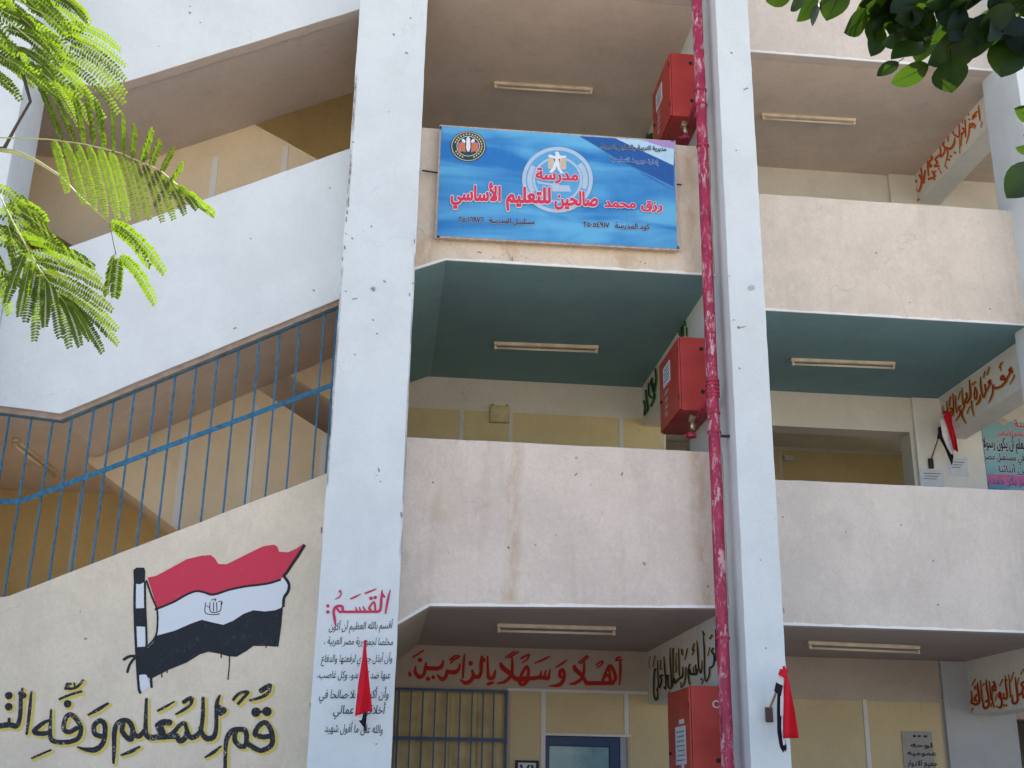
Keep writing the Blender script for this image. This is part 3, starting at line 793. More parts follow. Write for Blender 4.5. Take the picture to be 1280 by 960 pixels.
for a, b in zip(tp[:-1], tp[1:]): bar('top_rail', a, b, 0.012, M['blue'], SG, 0.02)
# ---------------- window grille
WG = thing('window_grille', (0.8, 14.12, 0.95), 'dark blue barred grille over the ground floor window beside the oath column', 'grille')
us = [258, 325, 388, 456, 520, 592, 657, 717, 775, 845]
for i, u in enumerate(us):
    X = PY(440+u/4.364, 862, 14.1).x
    edge = i in (0, 9)
    bar('bar', (X, 14.11, 0.95), (X, 14.11, 2.775), 0.024 if edge else 0.016, M['darkblue'], WG)
for z, w in ((2.775, 0.028), (2.235, 0.038), (0.95, 0.028)):
    bar('cross_rail', (0.16, 14.095, z), (1.46, 14.095, z), w, M['darkblue'], WG, 0.01)

# ---------------- red standpipe
PP = thing('standpipe', (2.985, 10.45, 0), 'crimson fire riser pipe with flaking paint running up beside the white column', 'pipe')
rr = random.Random(5)
PXc, PYc = 2.982, 10.45
MB().tube([(PXc+rr.uniform(-.002, .002), PYc, z) for z in np.linspace(0, 13.2, 60)], 0.056, 20).build('pipe', M['pipe'], PP, smooth=True)
def zpipe(py): return PY(880, py, PYc).z
for y in (114, 132, 183, 516, 540, 797): 
    z = zpipe(y); MB().tube([(PXc, PYc, z-0.012), (PXc, PYc, z+0.012)], 0.066, 20).build('coupling', M['coup'], PP, bevel=0.003)
for y in (476, 481, 486, 491, 495): 
    z = zpipe(y); MB().tube([(PXc, PYc, z-0.012), (PXc, PYc, z+0.012)], 0.068, 20).build('coupling', M['coup'], PP, bevel=0.005)
for y in (544,):
    z = zpipe(y)
    MB().box(PXc+0.05, 3.13, PYc-0.02, PYc+0.02, z-0.008, z+0.008).build('pipe_bracket', M['dark'], PP)
VAL = []
for (vx, vy, wx, wy) in ((857, 158, 857, 173), (867, 526, 864, 545)):
    vp, wp = PY(vx, vy, 10.99), PY(wx, wy, 10.96); VAL.append((vp, wp))
    a = Vector((PXc, PYc+0.02, vp.z+0.10))
    MB().tube([a, a*0.5+vp*0.5+Vector((0.01, 0, 0.0)), vp+Vector((0.03, 0, 0.0))], 0.027, 14).build('branch_pipe', M['coup'], PP, smooth=True)

# ---------------- fire hose cabinets
def cabinet(z0, z1, label, variant):
    x0, x1, y0, y1 = 2.79, 3.124, 10.95, 11.80
    t = thing('fire_hose_cabinet', (2.95, 11.4, z0), label, 'cabinet', 'red fire hose cabinets beside the riser pipe')
    MB().box(x0+0.02, x1, y0, y1, z0, z1).build('body', M['redbox'], t, bevel=0.006)
    MB().box(x0-0.002, x0+0.017, y0+0.006, y1-0.006, z0+0.01, z1-0.01).build('door', M['redbox'], t, bevel=0.004)
    for hz in (0.18, 0.82):
        MB().tube([(x0-0.004, y0+0.012, z0+(z1-z0)*hz-0.03), (x0-0.004, y0+0.012, z0+(z1-z0)*hz+0.03)], 0.007, 8).build('hinge', M['dark'], t)
    # round cable holes in the end plate
    for (dx, dz) in (((0.235, z1-0.12), (0.235, z0+0.20)) if variant != 2 else ((0.25, z0+0.33),)):
        MB().tube([(x0+dx, y0-0.001, dz), (x0+dx, y0-0.004, dz)], 0.022, 16).build('knockout', M['black'], t)
    if variant == 2:
        MB().tube([(x0+0.25+0.03*math.cos(a), y0-0.006, z1-0.16+0.03*math.sin(a)) for a in np.linspace(0, 5.5, 14)], 0.007, 6).build('ring_fitting', M['paper'], t, smooth=True)
    MB().tube([(x0-0.003, y1-0.10, z0+0.42*(z1-z0)), (x0-0.02, y1-0.10, z0+0.42*(z1-z0))], 0.016, 12).build('lock', M['black'], t)
    # notice and smaller lettering stickers
    h = z1-z0
    def stick(ya, yb, za, zb, nm='sticker', mat='paper'):
        return MB().box(x0-0.005, x0-0.0022, ya, yb, za, zb).build(nm, M[mat], t)
    if variant != 2:
        stick(10.95+0.36, 10.95+0.66, z0+0.44, z0+0.66)
        for i in range(4):
            w = 0.16-0.02*i
            write(('حريق', 'خرطوم', 'اطفاء', 'FIRE')[i], Vector((x0-0.004, 11.56, z0+0.36-i*0.082)), Vector((x0-0.004, 11.56-w, z0+0.36-i*0.082)), 0.045, 'lettering', M['paper'], t, bold=0.02, nrm=Vector((-1, 0, 0)))
        for i in range(4):
            MB().box(x0-0.0065, x0-0.0052, 11.35, 11.57-0.02*(i % 2), z0+0.49+0.04*i, z0+0.503+0.04*i).build('print_line', M['ink'], t)
    else:
        stick(11.11, 11.50, z0+0.30, z0+0.64); stick(11.16, 11.34, z0+0.66, z0+0.70); stick(11.20, 11.30, z0+0.23, z0+0.30)
        for i in range(7):
            MB().box(x0-0.0065, x0-0.0052, 11.15, 11.46-0.03*(i % 3), z0+0.335+0.042*i, z0+0.343+0.042*i).build('print_line', M['ink'], t)
        for i in range(2):
            write(('حريق', 'FIRE')[i], Vector((x0-0.004, 11.46, z0+0.13-i*0.09)), Vector((x0-0.004, 11.20, z0+0.13-i*0.09)), 0.06, 'lettering', M['paper'], t, nrm=Vector((-1, 0, 0)))
    return t
cabinet(8.59, 9.385, 'red fire hose cabinet above the right end of the blue banner', 0)
cabinet(5.255, 6.03, 'red fire hose cabinet hanging under the teal ceiling', 1)
cabinet(1.63, 2.61, 'red fire hose cabinet with a white paper notice at ground floor level', 2)
# hose valves under the two upper cabinets
for (vp, wp), lb in zip(VAL, ('brass hose valve with a red wheel under the topmost cabinet', 'brass hose valve with a red wheel under the middle cabinet')):
    t = thing('hose_valve', vp, lb, 'valve', 'hose valves on the riser')
    MB().tube([vp+Vector((0.035, 0, 0.01)), vp+Vector((-0.045, 0, 0.025))], [0.034, 0.042], 14).build('valve_body', M['brass'], t, bevel=0.004)
    MB().tube([vp+Vector((-0.01, 0, 0)), vp*0.4+wp*0.6], [0.03, 0.024], 12).build('outlet', M['brass'], t, smooth=True)
    MB().tube([wp+Vector((0, 0, 0.035)), wp+Vector((0, 0, 0.01)), wp+Vector((0, 0, -0.015))], [0.034, 0.05, 0.046], 10).build('wheel', M['coup'], t)
    MB().tube([wp+Vector((0.05, 0, -0.01)), wp+Vector((-0.075, 0, 0.005))], 0.014, 8).build('lever', M['coup'], t)
# ---------------- the school banner
BY = 10.60
def bp(x, y): return PY(x, y, BY)
tl, tr, br_, bl_ = bp(552, 157.6), bp(842.5, 177.5), bp(846.6, 310.8), bp(546, 294.5)
SB = thing('school_banner', ((tl.x+tr.x)/2, BY, bl_.z), 'blue printed school banner with red Arabic writing and two round emblems', 'sign')
def ban(s, t):      # s, t in 0..1 across and down the banner
    return (tl*(1-s)+tr*s)*(1-t) + (bl_*(1-s)+br_*s)*t
q = NT('banner_print')
sx = q.n.new('ShaderNodeSeparateXYZ'); q.link(q.pos, sx.inputs[0])
big = q.ramp(q.noise(1.3, 3, 0.5, (0.6, 1, 2.2), 0.6, off=(2, 0, 1.1)), 0.36, 0.66)
c = q.mix(big, (0.02, 0.17, 0.47), (0.12, 0.42, 0.68))
c = q.mix(q.ramp(q.noise(0.8, 2, 0.5, (0.5, 1, 3.5), 0.3, off=(0, 0, 5)), 0.55, 0.75, 0, 0.55), c, (0.30, 0.56, 0.74))
c = q.mix(q.ramp(q.noise(30, 3, 0.7, (3, 1, 0.1)), 0.5, 0.8, 0, 0.12), c, (0.5, 0.6, 0.7))
MBAN = q.base(c, 0.45, 0, 0.3)
# slightly rippled sheet stretched over a frame
v = []; f = []; NX, NZ = 40, 14
for j in range(NZ+1):
    for i in range(NX+1):
        p = ban(i/NX, j/NZ).copy()
        if 0 < i < NX and 0 < j < NZ: p.y += 0.002*math.sin(i*0.7+j*0.4)+0.0015*math.sin(j*1.3)
        v.append(p)
for j in range(NZ):
    for i in range(NX):
        a = j*(NX+1)+i; f.append((a, a+NX+1, a+NX+2, a+1))
obj('banner_sheet', v, f, MBAN, SB, smooth=True, recalc=False)
m = MB(); off = Vector((0, 0.006, 0)); off2 = Vector((0, 0.045, 0))
for (a, b) in ((tl, tr), (tr, br_), (br_, bl_), (bl_, tl)):
    d = (b-a).normalized(); nn = Vector((d.z, 0, -d.x))
    e = MB(); n0 = len(m.v)
    for p in (a-d*0.02, b+d*0.0):
        m.v += [p+nn*0.028+off, p-nn*0.018+off, p-nn*0.018+off2, p+nn*0.028+off2]
    m.f += [tuple(n0+i for i in t) for t in ((0, 1, 2, 3), (7, 6, 5, 4), (0, 4, 5, 1), (1, 5, 6, 2), (2, 6, 7, 3), (3, 7, 4, 0))]
fo = m.build('banner_frame', simple('banner_wood', (0.45, 0.36, 0.30), 0.8, 0, 0.2, 20), SB)
for k in range(4):
    pass
for a, b in (((528, 213), (547, 216)), ((842, 230), (852, 231))):
    MB().tube([PY(*a, 10.66), PY(*b, 10.64)], 0.009, 6).build('tie_wire', M['dark'], SB)
# print colours
PR = {k: simple('print_'+k, c, 0.5, 0, 0.05, 20) for k, c in dict(navy=(0.015, 0.09, 0.32), pale=(0.42, 0.62, 0.75), mid=(0.06, 0.22, 0.52), purple=(0.36, 0.25, 0.52), ring=(0.42, 0.52, 0.66), ring2=(0.10, 0.35, 0.62), white=(0.72, 0.74, 0.78), tan=(0.55, 0.46, 0.36), red=(0.62, 0.03, 0.08), dkgreen=(0.02, 0.05, 0.045), orange=(0.55, 0.17, 0.10), black=(0.012, 0.02, 0.05), yellow=(0.6, 0.5, 0.2), wtext=(0.6, 0.68, 0.8)).items()}
def bz(x, y, k): 
    p = bp(540+x/4, 150+y/4); return p+Vector((0, -0.005-0.0012*k, 0))
def bpatch(pts, name, mat, k, label=None): return blob(pts, lambda x, y: bz(x, y, k), name, PR[mat], SB, label)
bpatch([(738, 82), (918, 93), (1206, 232), (1207, 334), (985, 225)], 'print_wedge', 'navy', 0)
bpatch([(915, 93), (1213, 110), (1207, 228)], 'print_wedge', 'pale', 0)
bpatch([(1040, 98), (1213, 110), (1209, 145), (1150, 135)], 'print_wedge', 'purple', 1)
bpatch([(985, 225), (1207, 334), (1208, 352)], 'print_wedge', 'mid', 0)
def ringpts(cx, cy, r, n=48, ry=None, a0=0, a1=2*math.pi): return [(cx+r*math.cos(a0+(a1-a0)*i/n), cy+(ry or r)*math.sin(a0+(a1-a0)*i/n)) for i in range(n+1)]
def annulus(cx, cy, r0, r1, name, mat, k, ry=1.0, a0=0, a1=2*math.pi, n=64):
    v = []; f = []
    for i in range(n+1):
        a = a0+(a1-a0)*i/n
        v += [bz(cx+r0*math.cos(a), cy+r0*ry*math.sin(a), k), bz(cx+r1*math.cos(a), cy+r1*ry*math.sin(a), k)]
    for i in range(n): f.append((2*i, 2*i+1, 2*i+3, 2*i+2))
    return obj(name, v, [t[::-1] for t in f], PR[mat], SB, recalc=False)
CX, CY = 627, 301
annulus(CX, CY, 0.5, 175, 'emblem_disc', 'ring2', 1, 0.93)
annulus(CX, CY, 158, 177, 'emblem_ring', 'ring', 2, 0.93)
annulus(CX, CY, 112, 124, 'emblem_ring', 'ring', 2, 0.93)
annulus(CX, CY, 127, 152, 'emblem_band', 'ring', 2, 0.93, R(152), R(212), 24)
annulus(CX, CY, 127, 152, 'emblem_band', 'ring', 2, 0.93, R(-38), R(20), 24)
# eagle with spread wings
def em(x, y): return ((x)/2.6675*1.0+400+0.0, (y)/2.6675+120)
E_ = lambda pts: [em(x, y) for x, y in pts]
bpatch(E_([(480, 155), (520, 155), (560, 180), (575, 330), (520, 345), (478, 330)]), 'emblem_wing', 'tan', 3)
bpatch(E_([(720, 160), (680, 158), (640, 180), (628, 335), (680, 350), (722, 335)]), 'emblem_wing', 'tan', 3)
bpatch(E_([(560, 120), (585, 108), (620, 112), (630, 150), (665, 168), (718, 160), (718, 185), (650, 195), (630, 260), (640, 330), (690, 400), (650, 400), (610, 350), (595, 300), (575, 350), (530, 390), (490, 385), (540, 320), (560, 260), (555, 195), (484, 175), (482, 152), (520, 150), (565, 170), (580, 150), (578, 128)]), 'emblem_eagle', 'white', 4)
for i, (x, y) in enumerate(((565, 225), (628, 225))):
    bpatch(E_([(x-12, y-20), (x+10, y-20), (x+4, y+28)]), 'emblem_shadow', 'black', 5)
bpatch(E_([(330, 490), (420, 520), (540, 535), (560, 500), (640, 555), (760, 560), (790, 640), (540, 640), (520, 560), (340, 530)]), 'emblem_scroll', 'ring', 3)
# round seal at the upper left
S0 = (181, 133)
annulus(*S0, 0.5, 88, 'seal_disc', 'dkgreen', 1, 0.87)
annulus(*S0, 80, 84, 'seal_ring', 'tan', 2, 0.87)
annulus(*S0, 0.5, 57, 'seal_field', 'dkgreen', 2, 0.87)
annulus(*S0, 55, 58, 'seal_ring', 'wtext', 3, 0.87)
for i in range(26):
    a = R(200+i*12.5) 
    if 70 < (math.degrees(a) % 360) < 110: continue
    x, y = S0[0]+68*math.cos(a), S0[1]+68*0.87*math.sin(a)
    bpatch([(x-4, y-4), (x+3, y-5), (x+4, y+3), (x-3, y+4)], 'seal_letter', 'yellow', 3)
bpatch([(130, 118), (150, 112), (165, 120), (168, 165), (150, 158), (132, 165)], 'seal_book', 'orange', 3)
bpatch([(232, 118), (212, 112), (197, 120), (195, 165), (212, 158), (230, 165)], 'seal_book', 'orange', 3)
bpatch([(172, 95), (181, 85), (190, 95), (192, 140), (186, 160), (176, 160), (170, 140)], 'seal_torch', 'white', 4)
bpatch([(148, 100), (158, 96), (168, 108), (164, 118), (150, 112)], 'seal_book', 'white', 4)
bpatch([(214, 100), (204, 96), (194, 108), (198, 118), (212, 112)], 'seal_book', 'white', 4)
# writing
def bw(s, x0, y0, x1, y1, h, mat, k=6, bold=0.0, halo=None, hb=0.045, name='lettering'):
    A, Bp = bz(x0, y0, 0), bz(x1, y1, 0); hm = h/4*10.35/FPX*1.02
    A.y = Bp.y = BY-0.005
    if halo: write(s, A, Bp, hm, 'lettering_outline', PR[halo], SB, bold=bold+hb, lift=0.0012*(k-1))
    return write(s, A, Bp, hm, name, PR[mat], SB, bold=bold, lift=0.0012*k+0.0012)
# (the two main lines are set heavier, as the poster face is)
bw('رزق', 1046, 446, 1148, 452, 56, 'red', 8, 0.045, 'white', 0.035)
bw('محمد', 862, 437, 1015, 442, 56, 'red', 8, 0.045, 'white', 0.035)
bw('صالحين', 614, 427, 826, 432, 84, 'red', 8, 0.045, 'white', 0.035)
bw('للتعليم', 372, 413, 590, 418, 92, 'red', 8, 0.045, 'white', 0.035)
bw('الأساسي', 95, 402, 340, 407, 88, 'red', 8, 0.045, 'white', 0.035)
bw('مدرسة', 520, 298, 728, 306, 66, 'red', 8, 0.045, 'white', 0.035)
bw('مسلسل المدرسة : ٢٥٠١٦٩٧٦', 135, 512, 512, 524, 34, 'black', 6, 0.03, 'wtext', 0.03)
bw('كود المدرسة : ٢٥٠٥٤٩١٧', 758, 536, 1086, 550, 34, 'black', 6, 0.03, 'wtext', 0.03)
bw('مديرية التربية والتعليم بأسيوط', 842, 140, 1170, 158, 28, 'black', 6, 0.03, 'wtext', 0.03)
bw('إدارة ديروط التعليمية', 885, 205, 1130, 222, 28, 'navy', 6, 0.03, 'wtext', 0.03)

# ---------------- painted flag and hand-brushed writing on the cream stair wall
PT = lambda k: (lambda x, y: PY(x, y, YF) + Vector((0, -0.0025-0.0008*k, 0)))
low = SW['low']
lowc = (0.66, 0.58, 0.50)
MK = {'red': brushed('mural_red', (0.58, 0.045, 0.085), (0.62, 0.10, 0.13), 0.6, 40), 'white': brushed('mural_white', (0.66, 0.70, 0.76), (0.6, 0.6, 0.62), 0.3, 20),
      'black': brushed('mural_black', (0.018, 0.022, 0.030), (0.06, 0.065, 0.08), 0.7, 40), 'ink': brushed('brush_black', (0.02, 0.024, 0.035), lowc, 0.75, 70),
      'yellow': brushed('brush_yellow', (0.62, 0.50, 0.12), lowc, 0.6, 40), 'crimson': brushed('brush_crimson', (0.50, 0.035, 0.10), (0.62, 0.25, 0.35), 0.5, 60),
      'welcome': brushed('brush_red', (0.40, 0.018, 0.015), (0.30, 0.03, 0.02), 0.4, 30), 'orange': brushed('brush_orange', (0.60, 0.095, 0.02), (0.5, 0.14, 0.04), 0.4, 30),
      'gold': brushed('brush_gold', (0.60, 0.42, 0.15), (0.62, 0.6, 0.55), 0.5, 30), 'pen': brushed('pen_ink', (0.02, 0.035, 0.05), (0.3, 0.35, 0.4), 0.3, 60),
      'rose': brushed('rose_shadow', (0.55, 0.22, 0.16), (0.6, 0.45, 0.38), 0.5, 30), 'brick': brushed('brush_brick', (0.36, 0.045, 0.012), (0.45, 0.15, 0.04), 0.4, 30), 'green': brushed('brush_green', (0.12, 0.38, 0.06), (0.5, 0.6, 0.4), 0.2, 30),
      'mauve': brushed('mauve_patch', (0.25, 0.19, 0.21), (0.3, 0.24, 0.26), 0.3, 20)}
def mp(pts): return [(150+x/4.8, 670+y/4.8) for x, y in pts]
mur = blob(mp([(165, 250), (215, 240), (300, 195), (400, 140), (490, 118), (545, 115), (570, 135), (590, 168), (640, 170), (700, 140), (790, 95), (860, 62), (925, 52), (945, 65), (955, 95), (1010, 98), (1060, 75), (1103, 45), (1108, 60), (1080, 120), (1030, 190), (985, 240), (960, 262), (880, 285), (760, 300), (660, 320), (560, 350), (500, 335), (455, 330), (400, 350), (320, 395), (225, 435)]), PT(1), 'flag_mural', MK['red'], low, 'painted flag in red, white and black on a pole')
def mpatch(pts, mat, k, name='mural_patch'): return blob(mp(pts), PT(k), name, MK[mat], low)
mpatch([(225, 437), (320, 397), (400, 352), (455, 332), (500, 337), (560, 352), (660, 322), (760, 302), (880, 287), (960, 264), (988, 245), (1010, 285), (1000, 330), (985, 380), (972, 432), (930, 448), (870, 455), (800, 448), (740, 470), (680, 510), (620, 535), (560, 522), (490, 505), (420, 530), (330, 570), (225, 600)], 'white', 1)
mpatch([(220, 598), (330, 568), (420, 528), (490, 503), (560, 520), (620, 533), (680, 508), (740, 468), (800, 446), (870, 453), (930, 446), (975, 428), (965, 520), (948, 600), (938, 665), (880, 660), (800, 660), (760, 690), (700, 725), (650, 722), (590, 705), (530, 695), (480, 710), (400, 760), (300, 800), (240, 830), (190, 855), (165, 850), (150, 760), (160, 680), (200, 640)], 'black', 1.5)
mpatch([(90, 280), (150, 280), (152, 430), (155, 560), (160, 680), (165, 850), (185, 900), (130, 935), (112, 900), (100, 700), (88, 500)], 'white', 0.5)
mpatch([(80, 205), (100, 190), (145, 190), (152, 210), (150, 275), (120, 290), (84, 285)], 'black', 2)
mpatch([(88, 435), (152, 432), (152, 545), (92, 542)], 'black', 2)
mpatch([(97, 668), (165, 662), (185, 850), (150, 830), (112, 835)], 'black', 2)
def strokes(lst, sc, ox, oy, mat, name, k, parent=low, to=None, halo=None, hw=2.0, hshift=(0, 0), rough=0.3, step=0.35, grow=0.0, label=None, seed=3):
    G = grid(field(lst, sc, ox, oy), step=step, rough=rough, seed=seed)
    to = to or PT
    if halo: march(G, hw, to(k), name+'_halo', MK[halo], parent, hshift)
    return march(G, grow, to(k+1.0), name, MK[mat], parent, label=label)
strokes([(12, [(90, 285), (88, 400), (92, 560), (100, 720), (112, 900), (122, 940)]), (10, [(150, 280), (152, 430), (158, 560), (160, 670)]), (8, [(160, 270), (190, 360), (222, 440), (226, 520), (215, 600), (170, 660)]),
         (10, [(215, 440), (320, 397), (400, 352), (455, 332), (500, 337), (560, 352), (660, 322), (760, 302), (880, 287), (960, 264)]),
         (14, [(1105, 60), (1060, 130), (1000, 220), (985, 240), (1012, 285), (1010, 330), (985, 370), (980, 420)]), (8, [(972, 430), (962, 540), (945, 660)]),
         (14, [(25, 740), (60, 722), (100, 722)]), (12, [(45, 815), (60, 770), (95, 725)]), (12, [(185, 840), (190, 905)]),
         (4, [(657, 725), (655, 790), (648, 860)]), (4, [(250, 820), (252, 845)]), (4, [(282, 800), (284, 820)]), (4, [(607, 705), (608, 730)]), (4, [(877, 660), (877, 670)])],
        4.8, 150, 670, 'black', 'mural_outline', 1.6, rough=0.35, grow=0.35)
strokes([(4, [(515, 400), (512, 460), (560, 472), (598, 468)]), (4, [(540, 400), (545, 455), (600, 450), (608, 400)]), (4, [(562, 400), (562, 450)]), (4, [(580, 400), (582, 450)]), (4, [(550, 385), (575, 378), (570, 392)]), (3, [(590, 395), (612, 392), (612, 410)]), (3, [(520, 420), (540, 430)])],
        4.8, 150, 670, 'black', 'mural_emblem', 1.6, rough=0.1, step=0.25, grow=0.15)
# first half of the line
A1 = [(46, [(1095, 640), (1040, 650), (985, 640), (950, 615), (985, 545), (1045, 505), (1095, 550), (1125, 640), (1110, 735), (1010, 785), (910, 740), (868, 700), (866, 630), (845, 580), (780, 575), (720, 590), (672, 660), (657, 760, 34), (652, 985, 28)]),
      (44, [(755, 600), (748, 680), (790, 735), (840, 745), (868, 700)]), (88, [(960, 402)]), (88, [(1070, 395)]), (20, [(960, 402), (1070, 395)]),
      (48, [(1015, 185), (1055, 160), (1095, 140)]), (28, [(1100, 145), (1090, 200), (1030, 245), (905, 285, 20)]), (26, [(735, 275), (780, 225), (840, 200), (880, 205), (835, 260), (785, 315)]),
      (36, [(598, 238, 16), (572, 300), (566, 400), (562, 560), (540, 645, 46), (480, 668, 52), (430, 630, 46), (405, 560, 36)]), (50, [(570, 350), (640, 382), (605, 412)]),
      (36, [(432, 262, 26), (430, 420), (415, 555), (385, 620, 44), (325, 655, 48), (290, 635, 44), (265, 560, 34), (245, 512), (200, 530), (125, 615, 44), (50, 650, 50), (-40, 650, 46)]),
      (48, [(168, 640), (200, 690), (250, 660), (262, 600, 30)]), (24, [(608, 743, 12), (540, 800, 30), (455, 852, 14)]), (36, [(240, 300), (288, 268), (318, 268), (302, 330, 26), (230, 382, 24), (160, 422, 14)]), (20, [(145, 295, 8), (60, 345, 22), (-20, 388, 16)])]
A2 = [(40, [(1330, 490), (1230, 492), (1150, 500), (1115, 470), (1110, 400, 28), (1116, 208, 18)]), (46, [(1205, 410), (1240, 385), (1290, 385)]), (56, [(1215, 415), (1235, 470)]), (34, [(1110, 440), (1060, 490), (1022, 470), (1000, 400), (960, 368), (905, 385), (874, 450), (870, 600, 26), (865, 690, 16)]),
      (34, [(940, 395), (932, 450), (970, 500), (1002, 512), (1008, 460)]), (20, [(1064, 570, 12), (1000, 605, 24), (925, 633, 10)]),
      (34, [(772, 490), (724, 470), (718, 410), (760, 372), (798, 400), (800, 480), (780, 550), (725, 592, 40), (655, 590, 26), (592, 573, 8)]), (20, [(822, 240, 14), (750, 285, 24), (675, 326, 12)]),
      (32, [(582, 430), (525, 458), (487, 430), (502, 350), (542, 325), (590, 370), (618, 430), (600, 500), (530, 532), (430, 532), (386, 500), (385, 400, 22), (390, 288, 12)]),
      (26, [(385, 365, 14), (330, 390), (262, 450, 34), (310, 470, 34), (375, 462, 28)]), (54, [(516, 243)]), (14, [(500, 128), (512, 92), (540, 92)]), (16, [(505, 125), (545, 128), (590, 112), (632, 66)]), (10, [(565, 85), (575, 118)]), (30, [(516, 118)]), (14, [(455, 206), (540, 172), (620, 149)]), (12, [(386, 595), (310, 628), (245, 656)]),
      (22, [(240, 152, 12), (226, 300), (205, 470, 16)]), (28, [(172, 128, 14), (160, 200), (155, 330), (130, 408, 36), (70, 402, 38), (0, 410, 38), (-60, 410, 38)]), (38, [(160, 165), (182, 180)]), (20, [(70, 360), (70, 405)]), (54, [(68, 180)]), (54, [(68, 265)])]
GA = grid(field(A1, 8, 200, 840)+field(A2, 6.095, 0, 840), rough=0.6, seed=3)
march(GA, 1.5, PT(2.0), 'brush_writing_halo', MK['yellow'], low, (2.3, 1.8))
march(GA, 0.4, PT(3.0), 'brush_writing', MK['ink'], low, label='black brush writing with a yellow halo')
strokes([(170, [(190, 790)])], 6.095, 0, 840, 'mauve', 'painted_disc', 1.0, rough=0.2)

# ---------------- welcome writing on the back wall
PB = lambda k: (lambda x, y: PY(x, y, YB) + Vector((0, -0.003-0.001*k, 0)))
W1 = [(24, [(60, 268, 16), (66, 298, 30)]), (30, [(128, 205, 14), (125, 265), (165, 318, 40), (212, 300), (233, 240), (242, 168, 16)]), (40, [(240, 222), (310, 225), (375, 225), (418, 195, 30), (430, 140, 12)]), (44, [(175, 132)]), (12, [(212, 28), (160, 62), (100, 100)]),
      (40, [(264, 340)]), (36, [(322, 322)]), (32, [(368, 298, 10), (418, 345, 40), (458, 318), (478, 255)]), (40, [(480, 262), (560, 268), (602, 235, 28), (614, 178, 12)]), (14, [(612, 92), (570, 85), (512, 128, 22)]), (16, [(595, 105), (550, 130), (512, 168, 8)]),
      (24, [(667, 72, 12), (655, 200), (650, 328, 14)]), (34, [(622, 350, 8), (680, 385, 36), (738, 358), (765, 305), (752, 250, 18)]), (36, [(765, 312), (820, 318), (848, 268, 30), (852, 180), (857, 90, 14)]), (36, [(860, 115), (880, 135)]), (44, [(735, 168)]),
      (28, [(922, 92, 10), (925, 250, 24), (938, 328, 38), (985, 322, 36), (1008, 248, 12)]), (24, [(930, 396, 30), (984, 380, 20)]), (44, [(1066, 170, 18), (1088, 215, 46), (1190, 300, 40), (1240, 345, 40), (1330, 350, 40)]), (26, [(1026, 390, 6), (1110, 372, 30), (1188, 305)]), (26, [(1190, 300), (1196, 200), (1192, 105, 12)]), (12, [(1218, 38), (1120, 106)]), (12, [(1258, 45), (1160, 106)])]
W2 = [(38, [(0, 310), (40, 335), (110, 335), (220, 335), (300, 325), (388, 335)]), (26, [(100, 300), (140, 230), (163, 205), (182, 250), (175, 310)]), (30, [(82, 350), (88, 392), (130, 402), (172, 360)]), (22, [(416, 242, 10), (402, 330, 30)]), (22, [(372, 250, 10), (355, 320, 26)]), (22, [(322, 262, 10), (305, 320, 26)]),
      (16, [(105, 112, 20), (148, 88), (190, 74)]), (12, [(188, 76), (168, 122), (118, 158, 6)]), (14, [(412, 94, 8), (340, 130, 18), (252, 168, 8)]), (30, [(562, 328), (528, 310), (532, 255), (560, 242), (576, 290), (568, 350), (530, 400, 36), (480, 415, 26), (412, 418, 6)]), (14, [(602, 134, 8), (545, 175, 18), (485, 212, 10)]),
      (38, [(688, 200, 26), (700, 238, 42), (770, 305, 36), (820, 385, 34)]), (26, [(632, 398, 6), (700, 385, 30), (770, 335), (792, 260), (796, 158, 12)]), (38, [(820, 388), (900, 388), (1000, 388), (1112, 385)]),
      (26, [(1000, 355), (1055, 225), (1088, 202, 34), (1128, 270, 32), (1140, 340, 32), (1110, 385)]), (20, [(1012, 330), (1062, 298), (1078, 350)]), (18, [(1070, 235), (1092, 370)]), (12, [(826, 84), (735, 160)]), (12, [(840, 98), (760, 170)]), (12, [(930, 186), (968, 156), (1002, 148), (980, 188), (940, 216, 5)]),
      (24, [(1192, 135, 16), (1195, 250), (1185, 402, 10)]), (14, [(1152, 130, 26), (1165, 106), (1200, 100, 8)]), (14, [(1152, 136, 18), (1212, 126, 10)])]
GB = grid(field(W1, 8.828, 505, 810)+field(W2, 8.828, 640, 810), step=0.25, rough=0.12, seed=5)
march(GB, 0.85, PB(1.0), 'brush_writing_halo', MK['rose'], bw1, (0.2, 0.3))
march(GB, 0.35, PB(2.0), 'brush_writing', MK['welcome'], bw1, label='red brush writing of welcome')

# ---------------- the oath on the wide column
PC = lambda k: (lambda x, y: PY(x, y, YC) + Vector((0, -0.0045-0.0008*k, 0)))
H1 = [(30, [(1188, 100, 10), (1150, 250), (1112, 468, 20)]), (34, [(1056, 108, 16), (1045, 250), (1036, 370), (1005, 438, 38), (880, 444), (700, 446), (560, 446), (440, 440), (420, 365), (360, 352), (305, 380), (282, 450), (298, 560), (316, 672, 12)]), (26, [(1055, 150), (1092, 205)]), (24, [(872, 410), (850, 385), (918, 292), (945, 340), (948, 430)]),
      (16, [(752, 360, 8), (788, 430, 26)]), (16, [(692, 372, 8), (712, 430, 24)]), (16, [(632, 370, 8), (652, 430, 24)]), (28, [(440, 430), (385, 452), (342, 400)]), (52, [(880, 230)]), (48, [(948, 217)]), (20, [(962, 80, 8), (880, 115, 22), (788, 150)]), (20, [(712, 164, 8), (640, 200, 20), (558, 238)]), (14, [(368, 130), (388, 106), (402, 160), (370, 212), (308, 242, 6)]), (46, [(190, 352)]), (48, [(190, 448)])]
strokes(H1, 12.8, 395, 730, 'crimson', 'oath_heading', 0.5, parent=colL, to=PC, rough=0.1, step=0.22, grow=0.3)
